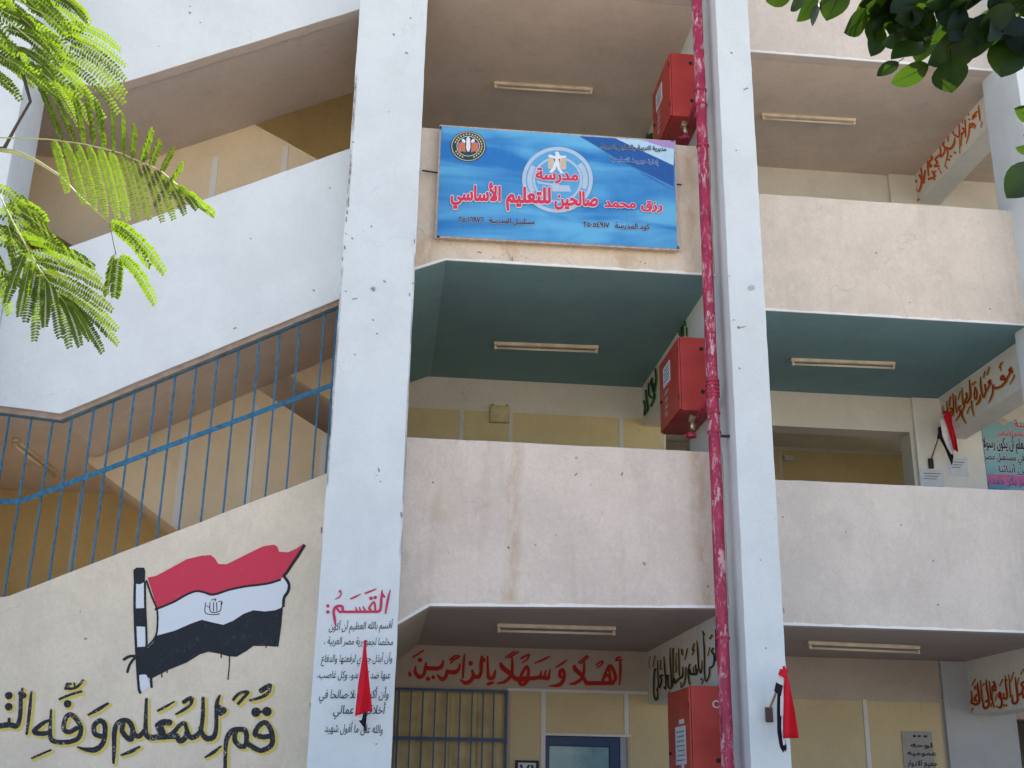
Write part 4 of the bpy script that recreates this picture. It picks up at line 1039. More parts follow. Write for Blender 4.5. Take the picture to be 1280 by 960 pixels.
OA = [('أقسم بالله العظيم أن أكون', 92, 296, 436, 286, 30), ('مخلصا لجمهورية مصر العربية ،', 66, 372, 440, 378, 30), ('وأن أبذل جهدي لرفعتها والدفاع', 50, 470, 436, 468, 30),
      ('عنها ضد كل عدو، وكل غاصب،', 30, 556, 426, 560, 30), ('وأن أكون رجلا صالحا في', 38, 668, 416, 665, 34), ('أخلاقي وأعمالي ..', 116, 752, 394, 752, 34), ('والله على ما أقول شهيد .', 68, 850, 384, 858, 32)]
for s, a, b, c_, d, h in OA:
    A = PC(1)(390+a/4.364, 720+b/4.364); Bq = PC(1)(390+c_/4.364, 720+d/4.364)
    write(s, A, Bq, h/4.364*1.25*9.95/FPX*1.05, 'oath_writing', MK['pen'], colL, bold=0.004, slant=0.16)

# ---------------- writing on the cross beams
def beam_strokes(lst, sc, ox, oy, X, mat, halo=None, hw=1.0, hs=(0.5, 0.5), grow=0.0, label=None):
    G = grid(field(lst, sc, ox, oy), step=0.22, rough=0.1, seed=6)
    if halo: march(G, hw, lambda x, y: PX(x, y, X)+Vector((-0.003, 0, 0)), 'brush_writing_halo', MK[halo], B, hs)
    march(G, grow, lambda x, y: PX(x, y, X)+Vector((-0.0045, 0, 0)), 'brush_writing', MK[mat], B, label=label)
BT3 = [(14, [(640, 80, 6), (645, 140), (652, 208, 8)]), (6, [(672, 220), (660, 265)]), (14, [(625, 135), (590, 175)]), (14, [(618, 168), (588, 195)]), (16, [(565, 240), (600, 240), (575, 268)]), (10, [(615, 250), (605, 275)]), (16, [(553, 155)]), (14, [(560, 200)]),
       (12, [(562, 245), (556, 330), (535, 405, 6)]), (10, [(524, 205), (530, 300), (530, 348)]), (16, [(505, 275), (522, 298), (495, 325)]), (9, [(495, 325), (490, 425)]), (12, [(470, 172, 6), (476, 300), (470, 350), (430, 326), (420, 298), (432, 250), (447, 200, 6)]), (6, [(478, 368), (480, 490)]), (6, [(508, 180), (500, 230)]),
       (18, [(436, 358, 8), (430, 408), (402, 450), (370, 445)]), (11, [(385, 310, 5), (378, 385)]), (18, [(438, 485)]), (18, [(402, 515)]), (18, [(385, 545)]), (12, [(370, 450), (376, 500), (350, 602, 5)]), (14, [(345, 395), (334, 420), (352, 440), (345, 488), (320, 520)]), (12, [(300, 382, 6), (315, 470), (315, 518)]), (7, [(342, 350), (330, 390)]),
       (14, [(306, 505), (270, 540), (286, 570), (264, 602), (300, 600)]), (14, [(299, 624)]), (10, [(276, 640), (255, 662)]), (18, [(250, 468, 8), (225, 502), (242, 530), (215, 572), (236, 600), (206, 602)]), (12, [(195, 490, 6), (205, 600), (212, 682)]), (18, [(246, 648), (264, 690), (215, 710)]), (14, [(262, 714)]),
       (12, [(135, 568, 6), (150, 640), (162, 738)]), (15, [(182, 640), (170, 742)]), (15, [(134, 678), (152, 720), (142, 790), (126, 815)]), (18, [(106, 728), (76, 760), (76, 800), (102, 800), (75, 858), (90, 905), (132, 880, 8)]), (10, [(98, 848)]), (14, [(50, 880)]), (7, [(360, 600), (372, 620)]), (7, [(312, 640), (318, 660)])]
beam_strokes(BT3, 6.857, 1130, 120, 7.064, 'orange', 'gold', 0.45, (0.2, 0.3), 0.05, 'orange brush writing on the topmost beam')
BT2 = [(24, [(905, 128, 12), (888, 165), (916, 185), (906, 148)]), (20, [(902, 182), (870, 240), (845, 290), (800, 340), (740, 366), (700, 352), (704, 328, 8)]), (22, [(845, 280), (812, 226), (792, 262), (835, 262)]), (15, [(700, 350), (695, 420), (676, 480), (652, 528, 6)]), (14, [(768, 130, 6), (790, 90), (806, 72, 8)]), (8, [(785, 120), (790, 162)]), (10, [(942, 218), (925, 265), (892, 318, 4)]),
       (20, [(666, 278), (650, 302), (672, 320), (666, 286)]), (15, [(664, 320), (642, 368), (620, 400), (608, 328)]), (17, [(620, 400), (596, 468), (576, 430), (560, 330), (558, 242, 6)]), (9, [(605, 178), (594, 242)]), (9, [(656, 128), (634, 208)]), (22, [(555, 440, 8), (550, 500), (512, 552, 16)]), (15, [(490, 358), (512, 400), (516, 470), (496, 490), (488, 430), (496, 372)]), (18, [(470, 320)]), (18, [(492, 300)]),
       (19, [(430, 278, 8), (440, 380), (440, 470), (402, 530), (385, 520)]), (13, [(455, 518), (460, 590), (480, 680, 5)]), (20, [(396, 428), (402, 470), (380, 510)]), (13, [(380, 510), (366, 560), (352, 500), (344, 368, 6)]), (15, [(376, 570), (350, 620), (346, 680), (388, 764, 5)]), (8, [(432, 580), (404, 652)]), (17, [(325, 570), (304, 600), (322, 620), (326, 660), (276, 734, 6)]), (8, [(326, 408), (300, 492)]),
       (12, [(268, 453, 6), (276, 560), (286, 642)]), (15, [(240, 428, 6), (250, 540), (246, 650), (214, 692)]), (22, [(214, 600), (242, 610), (230, 642)]), (12, [(216, 468), (204, 510), (206, 572)]), (14, [(170, 518, 6), (182, 622)]), (12, [(124, 573, 5), (130, 652)]), (34, [(148, 645), (178, 642)])]
beam_strokes(BT2, 9.14, 1165, 445, 7.064, 'brick', 'gold', 1.1, (0.35, 0.45), 0.15, 'dark red brush writing with golden edges on the middle beam')
BT1 = [(18, [(155, 620), (160, 655)]), (28, [(230, 462, 8), (246, 600), (214, 620), (206, 656), (250, 642), (290, 666), (350, 636), (352, 540), (332, 430), (325, 345, 12)]), (26, [(312, 520), (285, 590), (312, 612)]), (28, [(290, 402)]), (24, [(290, 430)]), (11, [(292, 288), (245, 376)]), (11, [(258, 722), (218, 792)]), (18, [(368, 305, 8), (386, 480), (396, 604)]), (9, [(427, 350), (400, 382)]),
       (25, [(455, 296, 10), (466, 420), (486, 520), (490, 592), (450, 622)]), (28, [(490, 600), (496, 680), (446, 722), (416, 690), (408, 600, 10)]), (20, [(500, 315, 8), (522, 480), (532, 592)]), (14, [(546, 640), (530, 692)]), (26, [(570, 328), (592, 400), (590, 452), (550, 440), (556, 400), (582, 382)]), (14, [(550, 470), (545, 560), (572, 705)]), (9, [(612, 508), (594, 602)]), (11, [(702, 292), (658, 382)]),
       (26, [(656, 488), (650, 550), (682, 562), (672, 500)]), (25, [(676, 560), (692, 640), (670, 712), (606, 690, 8)]), (22, [(690, 590), (722, 570), (752, 582), (772, 540), (752, 380), (740, 236, 8)]), (15, [(720, 500), (730, 570)]), (32, [(752, 300)]), (25, [(720, 680)]), (25, [(757, 680)]), (16, [(795, 225, 8), (810, 400), (822, 552)]), (11, [(867, 187), (824, 322)]),
       (28, [(890, 255, 8), (910, 400), (926, 520), (926, 610), (886, 652), (850, 622), (847, 528, 8)]), (9, [(946, 268), (924, 362)]), (24, [(930, 540), (970, 510), (1002, 500), (1012, 562)]), (25, [(1022, 328), (984, 360), (1012, 420), (985, 500)]), (10, [(1017, 138), (974, 212)]), (24, [(1015, 562), (1080, 540), (1100, 470)]), (20, [(1150, 190), (1162, 520)]), (24, [(1200, 300), (1220, 520), (1300, 510), (1310, 150)])]
beam_strokes(BT1, 12, 1195, 825, 7.064, 'welcome', 'gold', 0.9, (0.3, 0.3), 0.1, 'dark red brush writing on the lowest beam')
BM1 = [(10, [(785, 60), (790, 400)]), (19, [(756, 268), (744, 300), (766, 330), (772, 380), (760, 450), (720, 482)]), (22, [(742, 128)]), (22, [(728, 152)]), (15, [(720, 482), (716, 560), (685, 622), (666, 560), (664, 400), (660, 250), (648, 108, 7)]), (8, [(722, 258), (700, 342)]), (14, [(644, 82), (662, 118)]), (15, [(580, 186, 7), (590, 300), (600, 470), (622, 532), (636, 480), (636, 400, 7)]), (20, [(630, 600)]), (10, [(652, 608), (635, 652)]),
       (24, [(582, 500), (576, 542), (545, 546), (510, 540), (500, 500)]), (12, [(545, 470), (546, 530)]), (12, [(566, 448), (570, 520)]), (14, [(502, 440), (486, 500), (490, 590), (500, 652)]), (14, [(550, 218), (534, 282)]), (10, [(552, 280), (530, 332)]), (13, [(460, 478), (461, 560), (441, 650), (414, 692, 5)]), (20, [(425, 468, 8), (426, 560), (382, 600), (342, 642), (335, 600)]), (12, [(380, 268, 6), (386, 450), (390, 562)]), (10, [(350, 420), (356, 500), (345, 522)]),
       (14, [(415, 280), (421, 332)]), (8, [(476, 268), (450, 382)]), (6, [(356, 320), (350, 420)]), (11, [(320, 268), (321, 560), (315, 682)]), (15, [(288, 268, 6), (290, 420), (300, 560), (301, 692), (270, 682), (268, 560)]), (14, [(268, 610)]), (15, [(220, 358, 6), (230, 500), (241, 600), (241, 702), (224, 692)]), (12, [(252, 560), (246, 652)]), (19, [(206, 560), (180, 570), (196, 610), (175, 692)]), (8, [(186, 398), (180, 482)]), (14, [(190, 490)]),
       (13, [(150, 398, 6), (155, 560), (161, 660), (141, 722)]), (17, [(126, 490), (115, 540), (110, 640), (110, 760), (130, 822), (151, 800), (152, 700, 7)]), (14, [(114, 500)]), (8, [(121, 348), (100, 462)]), (10, [(408, 640), (408, 690)]), (10, [(280, 740), (274, 768)])]
beam_strokes(BM1, 8.73, 805, 780, 3.126, 'pen', 'gold', 0.7, (0.3, 0.35), 0.15, 'black brush writing on the lowest beam beside the riser pipe')
beam_strokes([(9, [(75, 355), (60, 420), (70, 490)])], 8.73, 805, 780, 3.126, 'orange')
BM2 = [(12, [(175, 488), (181, 560), (170, 652)]), (14, [(150, 560), (156, 640), (171, 690), (145, 762)]), (12, [(125, 598), (130, 680), (152, 702)]), (14, [(105, 650), (111, 720), (121, 780), (100, 822)]), (14, [(90, 728), (100, 770), (94, 828)]), (12, [(166, 600), (166, 702)]), (10, [(140, 578), (145, 612)]), (10, [(380, 150), (386, 232)]), (9, [(355, 200), (356, 232)]), (9, [(410, 178), (412, 236)]), (9, [(396, 125), (400, 160)]), (14, [(372, 180), (372, 240)])]
beam_strokes(BM2, 6, 790, 380, 3.126, 'pen', 'green', 0.6, (0.5, 0.3), 0.0, 'black brush writing edged in green on the middle beam')
beam_strokes([(10, [(213, 725), (213, 765)]), (9, [(228, 735), (227, 765)]), (9, [(240, 730), (240, 765)])], 4.365, 760, 0, 3.126, 'pen', 'green', 0.6, (0.3, 0.1))

# ---------------- knocked and flaked spots on columns and parapets
def chips(lst, Y, par, seed, mat='chip', dy=0.0035):
    S = []
    for x, y, w, *e in lst: S.append((w, [(x, y), (x+(e[0] if e else 0.6), y+(e[1] if len(e) > 1 else 0.4))]))
    G = grid(field(S, 1, 0, 0), step=0.3, rough=0.7, seed=seed)
    march(G, 0, lambda x, y: PY(x, y, Y)+Vector((0, -dy, 0)), 'flaked_spot', MK[mat], par)['kind'] = 'stuff'
MK['chip'] = simple('bare_plaster', (0.27, 0.25, 0.24), 0.9, 0, 0.4, 60)
MK['smudge'] = simple('grey_smudge', (0.42, 0.43, 0.43), 0.9, 0, 0.2, 60)
chips([(492, 43, 2.6), (507, 66, 2.0, 2, 1), (464, 283, 1.8), (440, 298, 2.4), (466, 361, 3.0, 1, 2), (480, 351, 1.6, 2, 2), (432, 364, 1.5), (441, 374, 1.3, 5, -1), (466, 399, 1.4, 1, 2), (471, 417, 2.0), (512, 367, 1.6, 0, 3), (516, 354, 2), (473, 586, 2.2, 1, 3), (475, 602, 1.6), (470, 594, 1.2),
       (501.5, 641, 2.4, 0.5, 5), (436, 248, 1.8, -0.6, 10), (434, 264, 2.0, 0, 3), (433, 272, 1.6, -.3, 5), (431, 308, 2.2, -.3, 3), (432, 292, 1.4), (428, 322, 1.4, 0, 4), (518, 300, 1.4, 0, 4), (470, 930, 1.5), (430, 850, 1.2), (486, 140, 1.2)], YC, colL, 1)
chips([(914, 66, 2.0), (930, 112, 1.8, 4, -1.5), (917, 400, 1.5), (925, 410, 1.2, 7, -2), (924, 460, 1.6, 1, 1), (957, 810, 1.8), (911, 345, 1.4), (915, 560, 1.2), (950, 700, 1.3), (979, 760, 1.4, 1, 6), (920, 188, 1.3)], YC, colR, 2)
chips([(978, 646, 1.8), (1166, 701, 2.0), (1172, 756, 2.0), (1126, 656, 1.6), (1057, 665, 1.3), (1237, 386, 1.8), (1137, 378, 1.4), (1095, 316, 2.0), (1060, 480, 0.1)][:-1], YR, B, 3)
chips([(541, 603, 2.2), (719, 594, 1.8, 2, -2), (777, 594, 2.0, 1, -3), (635, 684, 3.0, 1, 1), (669, 681, 1.8), (805, 704, 3.0, 1, 1.5), (695, 669, 1.5), (752, 640, 1.2), (560, 690, 1.3), (597, 315, 1.6, 4, 1), (640, 322, 2.0, 0.5, 5), (800, 327, 1.4), (806, 329, 1.6)], YF, B, 4)
chips([(412, 235, 1.8), (313, 298, 1.8), (292, 411, 1.8, 3, -1), (392, 363, 2.4), (237, 16, 2.6), (250, 28, 1.6), (198, 58, 1.2), (106, 798, 2.2, 2, 1), (100, 764, 1.4), (388, 880, 2.4, 1, 4), (402, 660, 2, 0, 6), (380, 42, 1.6), (237, 8, 1.4)], YF, B, 5)
chips([(938, 360, 7, 2, 0)], YC, colR, 6, 'smudge')
chips([(466, 361, 6, 1, 0), (487, 842, 0.1)][:1], YC, colL, 7, 'smudge', 0.003)

# ---------------- plates, papers, poster
def plate(name, a, b, Y, mat, label, cat, th=0.012, group=None):
    p = PY(*a, Y); q_ = PY(*b, Y); z0, z1 = min(p.z, q_.z), max(p.z, q_.z)
    t = thing(name, ((p.x+q_.x)/2, Y, z0), label, cat, group)
    MB().box(p.x, q_.x, Y-th, Y, z0, z1).build('board' if th > 0.004 else 'sheet', mat, t, bevel=0.002 if th > 0.004 else 0)
    return t, p.x, q_.x, z0, z1
def wl(t, s, x0, x1, z, h, mat, Y, bold=0.02): return write(s, Vector((x0, Y, z)), Vector((x1, Y, z)), h, 'lettering', mat, t, bold=bold, lift=0.0015)
t, x0, x1, z0, z1 = plate('room_plate', (646, 952), (671, 975), YB-0.001, M['paper'], 'small framed number plate beside the blue door', 'sign')
m = MB(); Y = YB-0.02
for bx_ in ((x0-0.02, x1+0.02, z1-0.01, z1+0.015), (x0-0.02, x1+0.02, z0-0.015, z0+0.01), (x0-0.02, x0+0.012, z0+0.011, z1-0.011), (x1-0.012, x1+0.02, z0+0.011, z1-0.011)): m.box(bx_[0], bx_[1], Y-0.004, YB-0.0015, bx_[2], bx_[3])
m.build('frame', M['black'], t, bevel=0.003)
wl(t, '٧١', x0+0.035, x1-0.035, z0+0.03, z1-z0-0.06, M['black'], YB-0.0135, 0.02)
pr = simple('stone_plate', (0.30, 0.29, 0.28), 0.6, 0, 0.1, 10)
t, x0, x1, z0, z1 = plate('notice_plate', (1126, 914), (1173, 1010), YB-0.007, pr, 'grey wall plate with black lettering on the yellow panel', 'sign', 0.015)
Y = YB-0.0225
def zz(py): return PY(1150, py, Y).z
wl(t, 'لوحه', PY(1139, 940, Y).x, PY(1166, 940, Y).x, zz(934), 0.05, M['black'], Y, 0.03)
wl(t, 'عموميه', PY(1134, 940, Y).x, PY(1170, 940, Y).x, zz(944), 0.05, M['black'], Y, 0.03)
wl(t, 'جميع الادوار', PY(1134, 955, Y).x, PY(1171, 955, Y).x, zz(957), 0.06, M['black'], Y, 0.03)
m = MB()
for a, b in ((1141, 1145), (1147, 1151), (1154, 1159)): m.box(PY(a, 920, Y).x, PY(b, 920, Y).x, Y-0.002, Y-0.0005, zz(921.5), zz(919))
m.build('ornament', M['black'], t)
YP = YB-0.061
for (a, b, ln, lb, sd_) in (((1149, 586), (1181, 609), 3, 'lower left paper notice taped under the small flag', 1), ((1184, 572), (1211, 596), 3, 'right paper notice taped beside the small flag and the poster', 2)):
    t, x0, x1, z0, z1 = plate('paper_notice', a, b, YP, M['paper'], lb, 'notice', 0.002, 'paper notices taped to the white pilaster')
    for i in range(ln):
        MB().box(x0+0.05+0.02*(i % 2), x1-0.04-0.03*(i % 3), YP-0.0034, YP-0.0022, z1-0.06-0.035*i, z1-0.052-0.035*i).build('print_line', M['ink'], t)
    for cx in (x0+0.01, x1-0.03):
        MB().box(cx, cx+0.02, YP-0.0036, YP-0.0022, z1-0.015, z1+0.015).build('tape', simple('tape', (0.6, 0.6, 0.55), 0.3), t)
# big poster at the far right
q = NT('poster_print'); sx = q.n.new('ShaderNodeSeparateXYZ'); q.link(q.pos, sx.inputs[0])
Yp = YB-0.002
pa, pb_ = PY(1224, 520, Yp), PY(1231, 610, Yp)
fz = q.math('ADD', sx.outputs[2], q.math('MULTIPLY', sx.outputs[0], 0.35))
c = q.mix(q.ramp(fz, 7.95, 8.75), (0.03, 0.25, 0.48), (0.26, 0.48, 0.52))
c = q.mix(q.ramp(q.noise(3, 3, 0.5, (1, 1, 2)), 0.45, 0.7, 0, 0.5), c, (0.35, 0.55, 0.65))
pm = q.base(c, 0.4)
z0, z1 = PY(1250, 612, Yp).z, 6.40
t = thing('wall_poster', (8.3, Yp, z0), 'large blue and pink printed poster right of the small flag', 'poster')
x0, x1 = 7.635, 9.15
MB().box(x0, x1, Yp-0.010, Yp, z0+0.0, z1).build('board', pm, t)
zp0 = PY(1250, 607, Yp).z; zp1 = PY(1250, 593.5, Yp).z
MB().box(x0+0.004, x1-0.004, Yp-0.0125, Yp-0.0103, zp0, zp1).build('pink_band', simple('poster_pink', (0.50, 0.14, 0.33), 0.4), t)
MB().box(x0-0.01, x1+0.01, Yp-0.02, Yp, z0-0.022, z0-0.001).build('bottom_batten', M['dark'], t)
Yq = Yp-0.013
def pw(s, xa, xb, py, h, mat, bold=0.02, halo=True):
    A = PY(xa, py, Yq); Bq = A+Vector((PY(xb, py, Yq).x-A.x, 0, 0))
    if halo: write(s, A, Bq, h, 'lettering_outline', PR['white'], t, bold=bold+0.04, lift=0.0)
    write(s, A, Bq, h, 'lettering', PR[mat] if isinstance(mat, str) else mat, t, bold=bold, lift=0.0025)
pw('مدرسة', 1268, 1300, 534, 0.10, 'red'); pw('رزق محمد صالحين للتعليم الأساسي', 1245, 1330, 544, 0.075, 'red')
pw('قم للمعلم وفه التبجيلا .. كاد المعلم أن يكون رسولا', 1229, 1362, 559, 0.14, 'black', 0.03)
pw('المعلمات نساهم في مستقبل مصر', 1230, 1330, 574, 0.09, 'black'); pw('ونعد أجيالا من أبنائنا', 1249, 1330, 590, 0.09, 'black')
pw('ناصر بكر حمدان', 1230, 1292, 604.5, 0.10, 'navy', 0.0, False)
v = [PY(1254+5*math.cos(a), 527+4.5*math.sin(a), Yq)+Vector((0, -0.001, 0)) for a in np.linspace(0, 6.283, 20, endpoint=False)]
obj('round_portrait', v, [tuple(range(20))], PR['tan'], t)
# small junction box
a, b = PY(612.5, 508, YB), PY(636, 530, YB)
t = thing('junction_box', ((a.x+b.x)/2, YB, b.z), 'small square yellowish junction box on the yellow upper wall', 'box', 'wall boxes')
MB().box(a.x, b.x, YB-0.06, YB-0.017, b.z, a.z).build('body', simple('jb', (0.50, 0.44, 0.24), 0.6), t, bevel=0.006)
MB().box(a.x+0.015, b.x-0.015, YB-0.066, YB-0.061, b.z+0.015, a.z-0.015).build('cover', simple('jb_cover', (0.55, 0.48, 0.27), 0.6), t, bevel=0.003)
for dx in (0.02, b.x-a.x-0.04): MB().box(a.x+dx, a.x+dx+0.02, YB-0.05, YB-0.02, a.z+0.001, a.z+0.018).build('lug', M['dark'], t)
a, b = PY(979, 570, 16.59), PY(991, 577, 16.59)
t = thing('junction_box', ((a.x+b.x)/2, 16.59, b.z), 'small box high on the classroom wall seen through the window', 'box', 'wall boxes')
MB().box(a.x, b.x, 16.53, 16.59, b.z, a.z).build('body', M['wallw'], t, bevel=0.006)
MB().box(a.x+0.01, b.x-0.01, 16.522, 16.529, b.z+0.01, a.z-0.01).build('cover', M['strip'], t, bevel=0.003)

# ---------------- small cloth flags on poles
def ribbon(L, Rr, Y, mat, name, parent, amp=0.015, n=22, m=10, dy=0.0, ph=0.0):
    """cloth band between two outlines in photograph pixels"""
    def samp(P, t):
        k = t*(len(P)-1); i = min(int(k), len(P)-2); f_ = k-i
        return (P[i][0]+(P[i+1][0]-P[i][0])*f_, P[i][1]+(P[i+1][1]-P[i][1])*f_)
    v = []; f = []
    for i in range(n+1):
        a = samp(L, i/n); b = samp(Rr, i/n)
        for j in range(m+1):
            s = j/m; x = a[0]+(b[0]-a[0])*s; y = a[1]+(b[1]-a[1])*s
            v.append(PY(x, y, Y+dy*s+amp*(i/n)*math.sin(s*7.5+i*0.16+ph)))
    for i in range(n):
        for j in range(m):
            k = i*(m+1)+j; f.append((k, k+1, k+m+2, k+m+1))
    o = obj(name, v, f, mat, parent, smooth=True)
    s = o.modifiers.new('t', 'SOLIDIFY'); s.thickness = 0.002
    return o
def flag_base(loc, lab): return thing('small_flag', loc, lab, 'flag', 'small red, white and black flags on wall poles')
# on the wide column
Yf = YC-0.20
t = flag_base(PY(455, 905, YC), 'small limp flag hanging over the oath on the wide column, mostly red')
MB().tube([PY(456, 912, YC), PY(457, 800, Yf-0.06)], 0.007, 8).build('pole', M['bark'], t, smooth=True)
MB().box(PY(454.5, 915, YC).x, PY(457.5, 915, YC).x, YC-0.03, YC-0.0045, PY(456, 914, YC).z, PY(456, 909, YC).z).build('bracket', M['dark'], t, bevel=0.003)
ribbon([(455, 800), (453, 822), (448, 855), (444, 895)], [(457.5, 801), (458.5, 820), (462, 855), (465.5, 888)], Yf-0.08, M['fred'], 'red_band', t, 0.030)
ribbon([(454, 803), (451, 825), (446, 858), (441.5, 896)], [(457, 803), (455, 825), (452, 858), (450, 897)], Yf-0.05, M['fwhite'], 'white_band', t, 0.006)
ribbon([(445, 890), (442, 896), (440, 899)], [(455, 888), (452, 900), (446, 901)], Yf-0.05, M['fwhite'], 'white_band', t, 0.01)
ribbon([(448, 888), (448, 900), (455, 909)], [(459, 886), (458, 900), (457, 913)], Yf-0.03, M['fblack'], 'black_band', t, 0.01)
# on the column with the pipe
t = flag_base(PY(960, 893, YC), 'small folded flag on the narrow white column right of the riser pipe')
MB().box(PY(956, 890, YC).x, PY(964.5, 890, YC).x, YC-0.035, YC-0.0045, PY(960, 903, YC).z, PY(960, 884.5, YC).z).build('bracket', simple('rusty_bracket', (0.09, 0.05, 0.045), 0.6, 0.3), t, bevel=0.003)
MB().tube([PY(961, 889, YC-0.01), PY(981, 838, YC-0.22)], 0.011, 8).build('pole', simple('wood_pole', (0.35, 0.26, 0.15), 0.7), t, smooth=True)
Yg = YC-0.22
ribbon([(978, 833), (980, 845), (979, 880), (979, 923)], [(981, 832), (986, 850), (993, 885), (999, 922.5)], Yg-0.04, M['fred'], 'red_band', t, 0.030)
ribbon([(977, 840), (978, 870), (977, 900), (978, 925), (979.5, 932)], [(981, 840), (981.5, 870), (980.5, 900), (981.5, 923), (982, 930)], Yg-0.02, M['fwhite'], 'white_band', t, 0.006)
ribbon([(976, 842), (975.5, 870), (975.5, 895)], [(979, 842), (979.5, 870), (979, 896)], Yg-0.03, M['fwhite'], 'white_band', t, 0.004)
ribbon([(972, 858), (971, 885), (971.5, 915), (975, 934), (979, 941)], [(975, 862), (977.5, 880), (976.5, 910), (978.5, 928), (982, 934)], Yg, M['fblack'], 'black_band', t, 0.006)
ribbon([(974, 842), (968.5, 862)], [(982, 846), (977, 868)], Yg-0.03, M['fwhite'], 'white_band', t, 0.004, 6, 3)
ribbon([(970, 853), (967.5, 864)], [(978.5, 857), (976, 870)], Yg-0.045, M['fblack'], 'black_band', t, 0.004, 6, 3)
ribbon([(975, 836), (972.5, 843)], [(986, 837), (982, 848)], Yg-0.06, M['fred'], 'red_band', t, 0.004, 6, 3)
ribbon([(980, 930), (981, 941)], [(982, 925), (983.5, 936)], Yg-0.01, M['fblack'], 'black_band', t, 0.002, 4, 2)
# on the upper pilaster
Yv = YB-0.06
t = flag_base(PY(1163, 580, Yv), 'small flag drooping from a thin pole above the two paper notices')
MB().box(PY(1160, 580, Yv).x, PY(1165.5, 580, Yv).x, Yv-0.04, Yv-0.001, PY(1163, 586, Yv).z, PY(1163, 574, Yv).z).build('bracket', M['dark'], t, bevel=0.003)
MB().tube([PY(1163, 577, Yv-0.01), PY(1183, 518, Yv-0.3)], 0.010, 8).build('pole', simple('pole_wood', (0.28, 0.2, 0.13), 0.7), t, smooth=True)
Yw = Yv-0.32
ribbon([(1179, 520), (1184, 533), (1189, 550), (1192, 562)], [(1188, 513), (1190.5, 530), (1195, 546), (1198, 565)], Yw-0.03, M['fred'], 'red_band', t, 0.04)
ribbon([(1174.5, 523), (1178, 545), (1184, 560), (1189, 568)], [(1183, 522), (1187, 540), (1191, 556), (1192.5, 564)], Yw, M['fwhite'], 'white_band', t, 0.02)
ribbon([(1172, 534), (1173, 546), (1181, 560), (1190, 582)], [(1180, 536), (1184, 553), (1190, 565), (1192, 570)], Yw+0.03, M['fblack'], 'black_band', t, 0.015)
ribbon([(1174, 533), (1171, 548)], [(1179, 535), (1176, 549)], Yw+0.06, M['fblack'], 'black_band', t, 0.002, 4, 2)
# ---------------------------------------------------------------- the feathery tree at the left
TL = thing('feathery_tree', (-2.7, 2.3, 0), 'sunlit tree with feathery double-pinnate leaves reaching in from the left', 'tree')
rr = random.Random(21)
trunk = MB().tube([(-2.7, 2.3, 0), (-2.68, 2.3, 0.8), (-2.55, 2.2, 1.6), (-2.6, 2.25, 2.5), (-2.4, 2.2, 3.4), (-2.2, 2.2, 4.4)], [0.11, 0.095, 0.085, 0.07, 0.05, 0.03], 12).build('trunk', M['bark'], TL, smooth=True)
W0 = PY(0, 187, 1.95)
MB().tube([(-2.62, 2.25, 2.3), (-1.9, 2.15, 2.5), (-1.2, 2.0, 2.45), W0+Vector((-0.12, 0, 0.0)), W0+Vector((0.008, 0, 0.001))], [0.035, 0.022, 0.012, 0.006, 0.0048], 8).build('branch', M['twig'], TL, smooth=True)
MB().tube([(-2.55, 2.2, 3.1), (-1.7, 2.1, 3.05), PY(-60, -10, 2.0), PY(20, 60, 1.95), PY(38, 127, 1.95), PY(20, 158, 1.95), PY(6, 184, 1.95)], [0.03, 0.018, 0.006, 0.004, 0.0028, 0.0028, 0.0035], 8).build('branch', M['twig'], TL, smooth=True)
MB().tube([W0, PY(20, 190, 1.94), PY(45, 201, 1.93), PY(75, 220, 1.92), PY(100, 246, 1.91), PY(137, 279, 1.9)], [0.0042, 0.004, 0.003, 0.0022, 0.0014, 0.0010], 8).build('branch', M['rachis'], TL, smooth=True)
MB().tube([PY(137, 279, 1.9), PY(141, 300, 1.9), PY(145, 318, 1.9)], 0.0007, 5).build('branch', M['twig'], TL, smooth=True)

